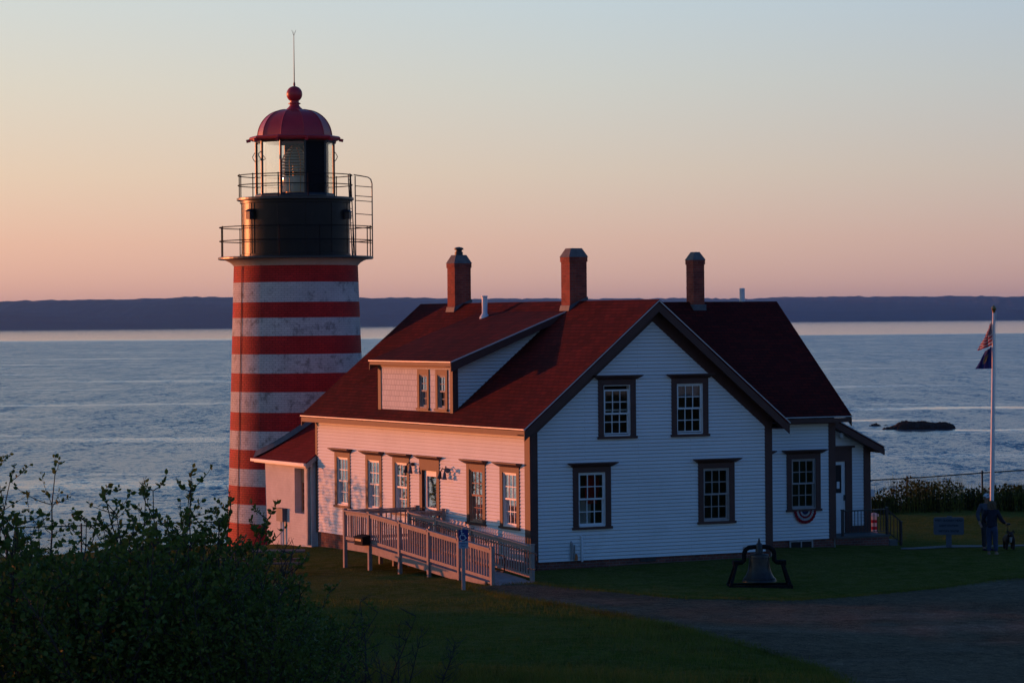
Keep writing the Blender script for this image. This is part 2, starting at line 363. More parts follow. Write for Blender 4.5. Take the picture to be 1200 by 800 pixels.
def tps():
    P = np.array(CTRL); X = P[:, :2]; z = P[:, 2]; n = len(P)
    d = np.linalg.norm(X[:, None]-X[None], axis=2); K = np.where(d > 0, d*d*np.log(d+1e-9), 0)+np.eye(n)*4.0
    Q = np.hstack([np.ones((n, 1)), X]); A = np.block([[K, Q], [Q.T, np.zeros((3, 3))]])
    return X, np.linalg.solve(A, np.concatenate([z, np.zeros(3)]))
TX, TW = tps()
def sst(a, b, x): t = np.clip((x-a)/(b-a), 0, 1); return t*t*(3-2*t)
def ground(x, y):
    x = np.asarray(x, float); y = np.asarray(y, float); sh = x.shape; x = x.ravel(); y = y.ravel()
    d = np.sqrt((x[:, None]-TX[:, 0])**2+(y[:, None]-TX[:, 1])**2); K = np.where(d > 0, d*d*np.log(d+1e-9), 0)
    z = K@TW[:-3]+TW[-3]+TW[-2]*x+TW[-1]*y
    z = np.clip(z, -2.6, .3)
    dep = (x-CAM.x)*FX.x+(y-CAM.y)*FX.y; lat = (x-CAM.x)*RX.x+(y-CAM.y)*RX.y
    dist = np.sqrt((np.clip(dep, -20, None))**2+(lat*.8)**2)
    hill = 5.25*(1-sst(6, 62, dist)); z = np.where(dep < 66, z*sst(30, 62, dist)+hill-.35*(1-sst(30, 62, dist)), z)
    z = z+.35*np.exp(-((lat+1.5)/9)**2-((dep-61)/7)**2)
    edge = 118+1.5*np.sin(lat*.21)+.8*np.sin(lat*.57+1)
    z = z-sst(0, 26, dep-edge)*22
    return z.reshape(sh)
def gz(x, y): return float(ground(np.array([x]), np.array([y]))[0])
def fbm(x, y, seed=0):
    r = np.random.default_rng(seed); o = np.zeros_like(x)
    for k in range(10):
        a = r.uniform(0, 6.28); f = .25*1.45**k; o += np.sin((x*math.cos(a)+y*math.sin(a))*f+r.uniform(0, 6.28))/(1.3**k)
    return o

def terrain():
    dep = np.concatenate([np.arange(-40, 40, 2.0), np.arange(40, 122, .45), np.arange(122, 176, 2.0)])
    lat = np.concatenate([np.arange(-140, -24, 4.0), np.arange(-24, 28, .45), np.arange(28, 145, 4.0)])
    D, Lt = np.meshgrid(dep, lat, indexing='ij'); X = CAM.x+FX.x*D+RX.x*Lt; Y = CAM.y+FX.y*D+RX.y*Lt
    Z = ground(X, Y)+.012*fbm(X*2, Y*2, 3); ni, nj = D.shape
    I = np.arange(ni*nj).reshape(ni, nj)
    f = np.stack([I[:-1, :-1], I[1:, :-1], I[1:, 1:], I[:-1, 1:]], -1).reshape(-1, 4)
    me = bpy.data.meshes.new('ground'); me.from_pydata(np.stack([X, Y, Z], -1).reshape(-1, 3).tolist(), [], f.tolist())
    me.polygons.foreach_set('use_smooth', [True]*len(me.polygons)); me.materials.append(MATS['lawn'])
    o = linkobj(bpy.data.objects.new('ground', me)); return tag(o, 'mown lawn and rough grass sloping from the hill down to the sea bank', 'ground', None, 'structure')
def lawnmat():
    m, t, b = newmat('lawn'); v = coords(t)
    n1 = noise(t, v, .18, 5, .6); n2 = noise(t, v, 2.2, 6, .7); n3 = noise(t, v, 22, 4, .7)
    a = mixc(t, ramp2(t, n1.outputs[0], .35, .65), (.085,.105,.016), (.150,.145,.034))
    a = mixc(t, ramp2(t, n2.outputs[0], .42, .68), a, (.19,.165,.055)); c = mixc(t, ramp2(t, n3.outputs[0], .35, .7), (.45,.45,.45), (1.45,1.4,1.3))
    a = mixc(t, 1.0, a, c, 'MULTIPLY'); t.links.new(a, b.inputs['Base Color']); b.inputs['Roughness'].default_value = .9; b.inputs['Specular IOR Level'].default_value = .0
    ad = nd(t, 'ShaderNodeMath', operation='MULTIPLY_ADD', ins={1: .4}); t.links.new(n3.outputs[0], ad.inputs[0]); t.links.new(n2.outputs[0], ad.inputs[2])
    bump(t, b, ad.outputs[0], .9, .12); MATS['lawn'] = m
    m, t, b = newmat('gravel'); v = coords(t)
    n1 = noise(t, v, .35, 5, .6); n2 = noise(t, v, 3.6, 7, .8); n3 = noise(t, v, 45, 3, .7)
    st = nd(t, 'ShaderNodeMapping'); st.inputs['Rotation'].default_value = (0, 0, R_(22)); st.inputs['Scale'].default_value = (.2, .5, 1); t.links.new(v, st.inputs[0])
    n4 = noise(t, st.outputs[0], 1.1, 4, .55)
    a = mixc(t, ramp2(t, n1.outputs[0], .35, .65), (.105,.076,.047), (.155,.114,.072)); a = mixc(t, ramp2(t, n4.outputs[0], .50, .75), a, (.185,.142,.100))
    c = mixc(t, ramp2(t, n2.outputs[0], .3, .75), (.4,.4,.4), (1.7,1.7,1.65)); a = mixc(t, 1.0, a, c, 'MULTIPLY')
    c = mixc(t, ramp2(t, n3.outputs[0], .35, .65), (.35,.35,.35), (1.7,1.7,1.7)); a = mixc(t, 1.0, a, c, 'MULTIPLY')
    t.links.new(a, b.inputs['Base Color']); b.inputs['Roughness'].default_value = .95; b.inputs['Specular IOR Level'].default_value = .05
    vo = nd(t, 'ShaderNodeTexVoronoi', ins={'Scale': 11.0}); t.links.new(v, vo.inputs['Vector']); st_ = ramp2(t, vo.outputs['Distance'], .10, .30, (1.9,1.85,1.8), (.9,.9,.9))
    a = mixc(t, 1.0, a, st_, 'MULTIPLY'); t.links.new(a, b.inputs['Base Color'])
    bump(t, b, n2.outputs[0], .9, .06); MATS['gravel'] = m
lawnmat(); terrain()
def drape(name, outline, mat, label, cat, off, step=.35, wob=.12, fade=True):
    """a thin sheet lying on the ground inside an outline given in metres"""
    pts = []
    for i, p in enumerate(outline):
        q = outline[(i+1) % len(outline)]; n = max(1, int(math.dist(p, q)/.5))
        for k in range(n):
            t = k/n; pts.append((p[0]+(q[0]-p[0])*t, p[1]+(q[1]-p[1])*t))
    A = np.array(pts); A = A+wob*np.stack([fbm(A[:, 0]*3, A[:, 1]*3, 5), fbm(A[:, 0]*3, A[:, 1]*3, 6)], -1)*.4
    xs = np.arange(A[:, 0].min(), A[:, 0].max(), step); ys = np.arange(A[:, 1].min(), A[:, 1].max(), step)
    gx, gy = [g.ravel() for g in np.meshgrid(xs, ys)]
    from mathutils.geometry import delaunay_2d_cdt
    inside = np.zeros(len(gx), bool); j = len(A)-1
    for i in range(len(A)):
        c = ((A[i, 1] > gy) != (A[j, 1] > gy)) & (gx < (A[j, 0]-A[i, 0])*(gy-A[i, 1])/(A[j, 1]-A[i, 1]+1e-12)+A[i, 0]); inside ^= c; j = i
    V = [Vector(p) for p in A.tolist()]+[Vector((a, b)) for a, b in zip(gx[inside], gy[inside])]
    r = delaunay_2d_cdt(V, [(i, (i+1) % len(A)) for i in range(len(A))], [list(range(len(A)))], 2, 1e-4)
    vv = np.array([(v.x, v.y) for v in r[0]]); z = ground(vv[:, 0], vv[:, 1])+.012*fbm(vv[:, 0]*2, vv[:, 1]*2, 3)+off
    me = bpy.data.meshes.new(name); me.from_pydata(np.column_stack([vv, z]).tolist(), [], [list(f) for f in r[2]])
    me.materials.append(MATS[mat]); me.polygons.foreach_set('use_smooth', [True]*len(me.polygons))
    return tag(linkobj(bpy.data.objects.new(name, me)), label, cat, None, 'structure')
ROAD = [site(d, l) for d, l in ROADDL]
drape('gravel_road', ROAD, 'gravel', 'dark gravel drive widening past the front of the white house', 'road', .022)
PATH = [site(d, l) for d, l in PATHDL]
drape('footpath', PATH, 'concrete', 'thin pale footpath crossing the lawn behind the signboard', 'path', .018, .3, .03)

# ------------------------------------------------------------------ sea, far shore, air
SEA = -16.0
def seamat():
    m, t, b = newmat('sea_water'); o = nd(t, 'ShaderNodeTexCoord'); v = o.outputs['Object']
    s = nd(t, 'ShaderNodeSeparateXYZ'); t.links.new(v, s.inputs[0])       # object y = metres out to sea
    def mp(sc, rot=0):
        q = nd(t, 'ShaderNodeMapping'); q.inputs['Scale'].default_value = sc; q.inputs['Rotation'].default_value = (0, 0, rot); t.links.new(v, q.inputs[0]); return q.outputs[0]
    w1 = noise(t, mp((.75, .36, 1), .15), 1.0, 3, .6); w2 = noise(t, mp((2.1, 1.2, 1), -.2), 1.0, 3, .6)
    big = noise(t, mp((.0042, .016, 1), .04), 1.0, 5, .62); mid = noise(t, mp((.012, .05, 1), .03), 1.0, 4, .6)
    # calm slick beyond four kilometres, with an uneven border
    dn = noise(t, mp((.0006, .002, 1)), 1.0, 3, .6)
    dd = nd(t, 'ShaderNodeMath', operation='MULTIPLY_ADD', ins={1: 900.0}); t.links.new(dn.outputs[0], dd.inputs[0]); t.links.new(s.outputs[1], dd.inputs[2])
    ks = nd(t, 'ShaderNodeMapRange', ins={1: 4150.0, 2: 4500.0, 3: 0.0, 4: 1.0}); t.links.new(dd.outputs[0], ks.inputs[0])
    # streaks of calmer water nearer in
    st = ramp2(t, big.outputs[0], .58, .72); st2 = ramp2(t, mid.outputs[0], .60, .78)
    sm = nd(t, 'ShaderNodeMath', operation='MAXIMUM'); t.links.new(st, sm.inputs[0]); t.links.new(st2, sm.inputs[1])
    sm2 = nd(t, 'ShaderNodeMath', operation='MULTIPLY', ins={1: .62}); t.links.new(sm.outputs[0], sm2.inputs[0])
    kk = nd(t, 'ShaderNodeMath', operation='MAXIMUM'); t.links.new(sm2.outputs[0], kk.inputs[0]); t.links.new(ks.outputs[0], kk.inputs[1])
    # two pale tide streaks by the ledges
    for (cy, hy, cx, hx) in ((738., 15., 122., 46.), (657., 7., 74., 16.), (596., 6., 88., 24.)):
        jn = noise(t, mp((.03, .02, 1)), 1.0, 4, .65); yy = nd(t, 'ShaderNodeMath', operation='MULTIPLY_ADD', ins={1: 34.0}); t.links.new(jn.outputs[0], yy.inputs[0]); t.links.new(s.outputs[1], yy.inputs[2])
        def tent(src, c, h):
            a_ = nd(t, 'ShaderNodeMath', operation='SUBTRACT', ins={1: c}); t.links.new(src, a_.inputs[0]); b_ = nd(t, 'ShaderNodeMath', operation='ABSOLUTE'); t.links.new(a_.outputs[0], b_.inputs[0])
            r_ = nd(t, 'ShaderNodeMapRange', ins={1: h*.35, 2: h, 3: 1.0, 4: 0.0}); t.links.new(b_.outputs[0], r_.inputs[0]); return r_.outputs[0]
        pr_ = nd(t, 'ShaderNodeMath', operation='MULTIPLY'); t.links.new(tent(yy.outputs[0], cy+17, hy), pr_.inputs[0]); t.links.new(tent(s.outputs[0], cx, hx), pr_.inputs[1])
        p2_ = nd(t, 'ShaderNodeMath', operation='MULTIPLY', ins={1: .85}); t.links.new(pr_.outputs[0], p2_.inputs[0])
        k2_ = nd(t, 'ShaderNodeMath', operation='MAXIMUM'); t.links.new(kk.outputs[0], k2_.inputs[0]); t.links.new(p2_.outputs[0], k2_.inputs[1]); kk = k2_
    amp = nd(t, 'ShaderNodeMapRange', ins={1: 0.0, 2: 1.0, 3: 1.0, 4: .07}); t.links.new(kk.outputs[0], amp.inputs[0])
    def off(n, k):
        a = nd(t, 'ShaderNodeVectorMath', operation='SUBTRACT'); t.links.new(n.outputs['Color'], a.inputs[0]); a.inputs[1].default_value = (.5, .5, .5)
        c = nd(t, 'ShaderNodeVectorMath', operation='MULTIPLY'); t.links.new(a.outputs[0], c.inputs[0]); c.inputs[1].default_value = (k*.8, k, 0); return c.outputs[0]
    w3 = noise(t, mp((.21, .036, 1), .05), 1.0, 4, .65); w4 = noise(t, mp((.075, .0075, 1), .02), 1.0, 4, .65)
    a0 = nd(t, 'ShaderNodeVectorMath', operation='ADD'); t.links.new(off(w1, .95), a0.inputs[0]); t.links.new(off(w2, 1.05), a0.inputs[1])
    a1 = nd(t, 'ShaderNodeVectorMath', operation='ADD'); t.links.new(off(w3, .55), a1.inputs[0]); t.links.new(off(w4, .42), a1.inputs[1])
    a = nd(t, 'ShaderNodeVectorMath', operation='ADD'); t.links.new(a0.outputs[0], a.inputs[0]); t.links.new(a1.outputs[0], a.inputs[1])
    sc = nd(t, 'ShaderNodeVectorMath', operation='SCALE'); t.links.new(a.outputs[0], sc.inputs[0]); t.links.new(amp.outputs[0], sc.inputs['Scale'])
    ad2 = nd(t, 'ShaderNodeVectorMath', operation='ADD'); t.links.new(sc.outputs[0], ad2.inputs[0]); ad2.inputs[1].default_value = (0, 0, 1)
    nn = nd(t, 'ShaderNodeVectorMath', operation='NORMALIZE'); t.links.new(ad2.outputs[0], nn.inputs[0])
    # the sea lies rotated about Z only, so turn the normal into world space
    vt = nd(t, 'ShaderNodeVectorTransform', vector_type='NORMAL', convert_from='OBJECT', convert_to='WORLD'); t.links.new(nn.outputs[0], vt.inputs[0])
    t.links.new(vt.outputs[0], b.inputs['Normal'])
    b.inputs['Base Color'].default_value = (.012,.055,.10,1)
    io = nd(t, 'ShaderNodeMapRange', ins={1: 0.0, 2: 1.0, 3: 1.45, 4: 3.0}); t.links.new(kk.outputs[0], io.inputs[0]); t.links.new(io.outputs[0], b.inputs['IOR'])
    rg = nd(t, 'ShaderNodeMapRange', ins={1: 0.0, 2: 1.0, 3: .27, 4: .10}); t.links.new(kk.outputs[0], rg.inputs[0]); t.links.new(rg.outputs[0], b.inputs['Roughness'])
    MATS['sea_water'] = m
seamat()
def far_obj(name, me, mat, loc):
    me.materials.append(MATS[mat]); o = linkobj(bpy.data.objects.new(name, me)); o.location = loc; o.rotation_euler = (0, 0, -YAW); return o
me = bpy.data.meshes.new('sea')
xs = [-9000, -2000, -300, 300, 2000, 9000]; ys = [115, 250, 600, 1500, 4000, 9000, 17200]
me.from_pydata([(x, y, 0) for y in ys for x in xs], [], [(i*6+j, i*6+j+1, i*6+j+7, i*6+j+6) for i in range(6) for j in range(5)])
tag(far_obj('sea', me, 'sea_water', (CAM.x, CAM.y, SEA)), 'rippled blue grey sea with a pale calm band under the far shore', 'sea', None, 'structure')
paint('far_forest', (.030,.036,.022), .95, .35, .004)
def headland():
    us = np.arange(-6000, 6001, 24.0); vs = np.array([0, 20, 50, 100, 170, 260, 380, 520, 700, 950])
    prof = np.array([-.04, .22, .42, .56, .68, .78, .87, .95, 1.0, .8])
    top = 113+np.interp(us, [-6000, -1900, -1000, -300, 600, 1500, 2600, 6000], [106, 117, 125, 126, 128, 134, 129, 120])*0+np.interp(us, [-6000, -1950, -1000, -300, 600, 1500, 2600, 6000], [0, 3, 11, 9, 10, 19, 8, 0])
    base = np.interp(us, [-6000, -1900, -900, -300, 300, 1400, 2500, 6000], [10600, 11150, 11550, 12800, 14000, 15600, 14700, 15500])
    r = np.random.default_rng(4)
    tree = np.zeros_like(us)
    for k in range(14): tree += np.sin(us*(.004*1.5**k)+r.uniform(0, 6.28))*(3.0/1.25**k)
    V = []; 
    for j, v in enumerate(vs):
        for i, u in enumerate(us):
            z = top[i]*prof[j]+(tree[i]*.45+r.normal()*1.6)*(prof[j] > .3)+7*math.sin(u*.006+v*.013)*(0 < prof[j] < .95)
            V.append((u, base[i]+v, z))
    n = len(us); F = [(j*n+i, j*n+i+1, (j+1)*n+i+1, (j+1)*n+i) for j in range(len(vs)-1) for i in range(n-1)]
    me = bpy.data.meshes.new('far_headland'); me.from_pydata(V, [], F)
    tag(far_obj('hills', me, 'far_forest', (CAM.x, CAM.y, SEA)), 'long low wooded headland on the far side of the water', 'hills', None, 'structure')
headland()
m, t, b = newmat('haze'); t.nodes.remove(b)
pv = nd(t, 'ShaderNodeVolumePrincipled', ins={'Density': HAZE, 'Anisotropy': 0.55}); pv.inputs['Color'].default_value = HAZEC
t.links.new(pv.outputs[0], t.nodes['Material Output'].inputs['Volume']); MATS['haze'] = m
me = bpy.data.meshes.new('haze'); hb = MB().box(-9600, 9600, -400, 17400, -1.5, 164); me.from_pydata([tuple(v) for v in hb.v], [], hb.f)
tag(far_obj('haze', me, 'haze', (CAM.x, CAM.y, SEA-24)), 'thin bluish evening haze over the water', 'haze', None, 'stuff')

# ledges off the shore
def rock(name, c, lx, ly, h, seed, label):
    r = np.random.default_rng(seed); ph = r.uniform(0, 6.28, 8)
    def f(u, v):
        a = u*2*math.pi; k = v; rad = (1-k**1.6)*(1+.16*math.sin(3*a+ph[0])+.10*math.sin(5*a+ph[1])+.07*math.sin(9*a+ph[2]))
        x = rad*lx*math.cos(a); y = rad*ly*math.sin(a)
        z = h*min(1, k**.42*1.08)*(1+.10*math.sin(x/lx*4+ph[3])+.09*math.sin(x/lx*9+ph[4])+.07*math.sin(x*7+y*5+ph[6]))+.07*h*math.sin(a*9+k*13+ph[5])+.05*h*math.sin(x*13+ph[7])-.3; z = z+.10*h*(math.floor(z/h*4)/4-z/h+.1)*1.5
        return (c[0]+RX.x*x+FX.x*y, c[1]+RX.y*x+FX.y*y, SEA+z)
    o = MB().grid(f, 110, 18).build(name, 'sea_rock', None, False, True, (c[0], c[1], SEA)); return tag(o, label, 'rock', 'ledges in the sea')
paint('sea_rock', (.026,.019,.016), .9, .4, .5, (.012,.011,.010), .6, bmp=.5, spec=.1)
rock('sea_rock', (308.5, 427), 5.9, 2.6, 1.75, 3, 'long dark ledge breaking the water right of the house, the largest rock in the sea')
rock('sea_rock', (303.2, 429.9), 1.6, 1.0, .75, 9, 'low reddish end of the ledge, touching the left tip of the largest sea rock')
rock('sea_rock', (311.2, 447.3), 1.15, .8, .75, 5, 'small rounded sea rock standing left of the big ledge')
rock('sea_rock', (314.2, 448.0), .5, .4, .42, 6, 'tiny sea rock poking up between the small rounded rock and the big ledge')
rock('sea_rock', (301.6, 437.2), 1.3, .6, .3, 8, 'nearly awash flat sea rock closest to the porch roof')

# ------------------------------------------------------------------ keeper's house
W, L, OX, OY, ZE, ZR = 7.8, 14.98, .38, .42, 3.73, 7.26
SL = (ZR-ZE)/(W/2+OX)
house = thing('keepers_house', (0, 0, 0), 'white clapboard house with dark red roof, three brick chimneys and brown trim', 'house')
LW = Fr((0,0,0), (0,1,0), (-1,0,0)); FWl = Fr((0,0,0), (1,0,0), (0,-1,0)); GW = Fr((0,3.17,0), (1,0,0), (0,-1,0))
VW = Fr((0,5.7,0), (1,0,0), (0,-1,0)); DW = Fr((0,0,0), (0,1,0), (-1,0,0))
lwin = [12.83, 10.45, 8.45, 3.35, 1.22]; CW = 1.2; OW = .86
fwin = [(1.92, .87, 2.73), (5.95, .87, 2.73), (2.74, 3.37, 5.15), (5.10, 3.37, 5.15)]
def hole(c, z0, z1, ow=OW): return (c-ow/2-.03, c+ow/2+.03, z0+.06, z1-.25)
lh = [hole(c, .87, 2.73) for c in lwin]+[(5.93, 6.97, 0.2, 2.33)]
fh = [hole(*w) for w in fwin]
clapboard(LW, 0, 3.62, lambda z: .30, lambda z: L-.17, lh, gap=.009).build('side_wall', 'white_clapboard', house)
roofx = lambda z: max(0, (z-(ZE+OX*SL)+.56)/SL)
clapboard(FWl, 0, 6.9, lambda z: max(.22, roofx(z)), lambda z: min(W-.22, W-roofx(z)), fh).build('gable_wall', 'white_clapboard', house)
clapboard(GW, 0, 3.66, lambda z: W, lambda z: 12.03-.23, [hole(10.9, .87, 2.73), hole(9.1, .87, 2.73)]).build('wing_wall', 'white_clapboard', house)
mb = MB(); mb.poly([(0,L,-1),(0,L,3.9),(W/2,L,ZR-.1),(W,L,3.9),(W,L,-1)]); mb.build('rear_gable_wall', 'white_clapboard', house)
mb = MB(); mb.quad((W,0,-.6),(W,3.17,-.6),(W,3.17,3.75),(W,0,3.75)); mb.build('far_side_wall', 'white_clapboard', house)
mb = MB(); mb.quad((W,10.83,-.6),(W,L,-.6),(W,L,3.75),(W,10.83,3.75))
mb.poly([(12.03,3.17,-.6),(12.03,10.83,-.6),(12.03,10.83,3.9),(12.03,7.0,7.12),(12.03,3.17,3.9)]); mb.quad((W,10.83,-.6),(12.03,10.83,-.6),(12.03,10.83,3.9),(W,10.83,3.9)); mb.build('far_side_wall', 'white_clapboard', house)
mb = MB(); mb.box(.03, W-.03, .03, L-.03, -1.6, -.004); mb.box(W-.02, 12.0, 3.2, 10.8, -1.6, -.006); mb.build('foundation', 'foundation_brick', house)
# solid blocks coloured dark to stand for the unlit rooms behind the openings
mb = MB(); mb.box(.55, W-.5, .6, L-.3, .02, 3.3); mb.box(2.3, W-2.3, .6, L-.3, 3.32, 5.3); mb.box(W+.3, 11.7, 3.75, 10.5, .02, 3.3); mb.box(.6, 1.1, 5.2, 9.8, 4.9, 5.35); mb.build('dark_room_block', 'interior_dark', house)
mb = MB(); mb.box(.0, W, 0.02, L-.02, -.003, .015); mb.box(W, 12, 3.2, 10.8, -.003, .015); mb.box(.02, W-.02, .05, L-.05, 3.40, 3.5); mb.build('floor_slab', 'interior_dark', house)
# corner boards, frieze, water table
mb = MB()
q = MB(); LW.box(q, -.024, .30, 0, 3.66, -.02, .024); FWl.box(q, 0.0, .22, 0, 3.95, -.02, .026); q.build('corner_board', 'brown_trim', house)
q = MB(); LW.box(q, L-.17, L+.0, 0, 3.66, -.02, .024); q.build('corner_board', 'brown_trim', house)
q = MB(); FWl.box(q, W-.22, W+.024, 0, 3.95, -.02, .026); q.build('corner_board', 'brown_trim', house)
q = MB(); GW.box(q, 12.03-.23, 12.03+.02, 0, 3.66, -.02, .026); q.build('corner_board', 'brown_trim', house)
GW.box(mb, W+.03, 11.8, 3.50, 3.64, 0, .03)
mb.build('frieze_board', 'brown_trim', house)
mb = MB()                                       # raking frieze boards under the gable overhang
for sg in (1, -1):
    X_ = (lambda x: x) if sg > 0 else (lambda x: W-x); zt = lambda x: ZE+(x+OX)*SL
    mb.hexa([FWl(X_(.02),zt(.02)-.62,-.02), FWl(X_(W/2),zt(W/2)-.62,-.02), FWl(X_(W/2),zt(W/2)-.62,.03), FWl(X_(.02),zt(.02)-.62,.03), FWl(X_(.02),zt(.02)-.12,-.02), FWl(X_(W/2),zt(W/2)-.12,-.02), FWl(X_(W/2),zt(W/2)-.12,.03), FWl(X_(.02),zt(.02)-.12,.03)])
mb.build('raking_frieze', 'brown_trim', house)
# main roof
T = .07
roof = None
def slope_slab(mb, a, b, c, d, t=T):
    n = (Vector(b)-Vector(a)).cross(Vector(d)-Vector(a)).normalized(); n = n if n.z > 0 else -n
    lo = [Vector(p)-n*t for p in (a, b, c, d)]; mb.hexa(lo+[Vector(p) for p in (a, b, c, d)])
Y0, Y1 = -OY, 15.30
mb = MB(); slope_slab(mb, (-OX,Y0,ZE), (-OX,Y1,ZE), (W/2,Y1,ZR), (W/2,Y0,ZR)); slope_slab(mb, (W+OX,Y0,ZE), (W+OX,Y1,ZE), (W/2,Y1,ZR), (W/2,Y0,ZR))
roof = mb.build('roof', 'roof_shingle', house)
mb = MB(); WX0, WX1, WY0, WYR, WZ, WZR = 4.3, 12.40, 2.77, 7.0, 3.74, 7.228
slope_slab(mb, (WX0,WY0,WZ), (WX1,WY0,WZ), (WX1,WYR,WZR), (WX0,WYR,WZR)); slope_slab(mb, (WX0,WYR*2-WY0,WZ), (WX1,WYR*2-WY0,WZ), (WX1,WYR,WZR), (WX0,WYR,WZR))
wing_roof = mb.build('roof', 'roof_shingle_wing', house)
# rake boards, soffits, fascias
def rake(mb, x0, z0, x1, z1, y, h, t=.035, dz=.075):
    a = Vector((x0, y, z0-dz)); b = Vector((x1, y, z1-dz))
    mb.hexa([a, b, b+Vector((0,t,0)), a+Vector((0,t,0)), a+Vector((0,0,-h)), b+Vector((0,0,-h)), b+Vector((0,t,-h)), a+Vector((0,t,-h))])
mb = MB()
for yy in (Y0+.01, Y1-.05):
    rake(mb, -OX, ZE, W/2, ZR, yy, .27); rake(mb, W+OX, ZE, W/2, ZR, yy, .27)
for (xa, xb) in ((-OX, W/2), (W+OX, W/2)):       # sloped soffit under the gable overhang
    a = Vector((xa, Y0+.04, ZE-.17)); b = Vector((xb, Y0+.04, ZR-.17)); g = Vector((0, OY-.02, 0)); mb.hexa([a, b, b+g, a+g, a-Vector((0,0,.03)), b-Vector((0,0,.03)), b+g-Vector((0,0,.03)), a+g-Vector((0,0,.03))])
for sgn, xo, xw in ((1, -OX, 0), (-1, W+OX, W)):  # boxed eaves
    mb.box(min(xo, xo+.03*sgn), max(xo, xo+.03*sgn), Y0+.05, Y1-.06, ZE-.21, ZE-.065); mb.box(min(xo+.03*sgn, xw-.002*sgn), max(xo+.03*sgn, xw-.002*sgn), Y0+.05, Y1-.06, ZE-.205, ZE-.18)
mb.build('eave_trim', 'brown_trim', roof)
mb = MB()
rake(mb, -OX-.02, ZE, W/2, ZR, Y0-.012, .035, .02, .02); rake(mb, W+OX+.02, ZE, W/2, ZR, Y0-.012, .035, .02, .02)
mb.box(-OX-.035, -OX-.002, Y0, Y1, ZE-.04, ZE-.012); mb.build('drip_edge', 'drip_edge', roof)
mb = MB()
mb.box(W, WX1-.02, WY0, WY0+.03, WZ-.20, WZ-.065); mb.box(W, WX1-.03, WY0+.03, 3.168, WZ-.195, WZ-.17)
for (ya, yb) in ((WY0, WYR), (WYR*2-WY0, WYR)):
    a = Vector((WX1-.03, ya, WZ-.075)); b = Vector((WX1-.03, yb, WZR-.075)); e = Vector((.03,0,0)); h = Vector((0,0,-.25)); mb.hexa([a, b, b+e, a+e, a+h, b+h, b+e+h, a+e+h])
mb.build('eave_trim', 'brown_trim', wing_roof)
mb = MB(); mb.box(W+.2, WX1+.02, WY0-.03, WY0-.002, WZ-.04, WZ-.012); mb.build('drip_edge', 'drip_edge', wing_roof)

# windows
def window(F, c, z0, z1, parent, cw=CW, ow=OW, curtain=None, rows=2, cols=3, drop=0, head=True, trim='brown_trim', sashm='white_sash', name='window', depth=.0):
    mb = MB(); hz = z1-.125; o0, o1 = c-ow/2, c+ow/2; b0, t0 = z0+.09, z1-.28
    F.box(mb, c-cw/2, o0, z0+.07, hz, -.01, .038); F.box(mb, o1, c+cw/2, z0+.07, hz, -.01, .038); F.box(mb, o0, o1, t0, hz, -.01, .036)
    F.box(mb, c-cw/2-.03, c+cw/2+.03, z0, z0+.07, -.05, .075)
    if head:
        k = [F(c-cw/2-.02, hz, -.01), F(c+cw/2+.02, hz, -.01), F(c+cw/2+.02, hz, .06), F(c-cw/2-.02, hz, .06), F(c-cw/2-.15, z1-.03, -.01), F(c+cw/2+.15, z1-.03, -.01), F(c+cw/2+.15, z1-.03, .20), F(c-cw/2-.15, z1-.03, .20)]
        mb.hexa(k); F.box(mb, c-cw/2-.155, c+cw/2+.155, z1-.03, z1, -.01, .21)
    wd = mb.build(name, trim, parent)
    mb = MB(); j = .025                                     # white jambs and the two sashes
    F.box(mb, o0-.028, o0+j, b0, t0, -.15, .012); F.box(mb, o1-j, o1+.028, b0, t0, -.15, .012); F.box(mb, o0+j, o1-j, t0-j, t0+.02, -.15, .012); F.box(mb, o0+j, o1-j, b0-.05, b0+.02, -.15, .03)
    mid = (b0+t0)/2; u0, u1 = o0+j, o1-j
    def sash(za, zb, d, st=.05):
        F.box(mb, u0, u0+st, za, zb, d-.035, d); F.box(mb, u1-st, u1, za, zb, d-.035, d); F.box(mb, u0+st, u1-st, za, za+st, d-.035, d); F.box(mb, u0+st, u1-st, zb-st*.9, zb, d-.035, d)
        for k in range(1, cols):
            x = u0+st+(u1-u0-2*st)*k/cols; F.box(mb, x-.012, x+.012, za+st, zb-st*.9, d-.030, d-.004)
        for k in range(1, rows):
            z = za+st+(zb-za-2*st)*k/rows; F.box(mb, u0+st, u1-st, z-.012, z+.012, d-.029, d-.005)
    sash(mid-.02-drop, t0-j-drop, -.015); sash(b0+.02, mid+.025, -.054, .05)
    mb.build('sash', sashm, wd)
    mb = MB(); mb.quad(F(u0, mid-drop, -.032), F(u1, mid-drop, -.032), F(u1, t0-j-drop, -.032), F(u0, t0-j-drop, -.032)); mb.quad(F(u0, b0+.02, -.071), F(u1, b0+.02, -.071), F(u1, mid, -.071), F(u0, mid, -.071)); mb.build('pane', 'window_glass', wd)
    if curtain:
        mt, ca, cb, za, zb, gap = curtain; mb = MB()
        def cur(x0, x1, y0, y1): mb.grid(lambda u, v: F(x0+(x1-x0)*u, y0+(y1-y0)*v, -.115+.008*math.sin(u*(x1-x0)*62)+.005*math.sin(u*31+v*3)), max(6, int((x1-x0)*70)), 4)
        cur(u0-.02+(u1-u0)*ca, u0+.02+(u1-u0)*cb, b0+(t0-b0)*za, b0+(t0-b0)*zb)
        if gap: cur(u0-.02+(u1-u0)*gap, u1+.02, b0, b0+(t0-b0)*za+.02)
        mb.build('curtain', mt, wd, True)
    return wd
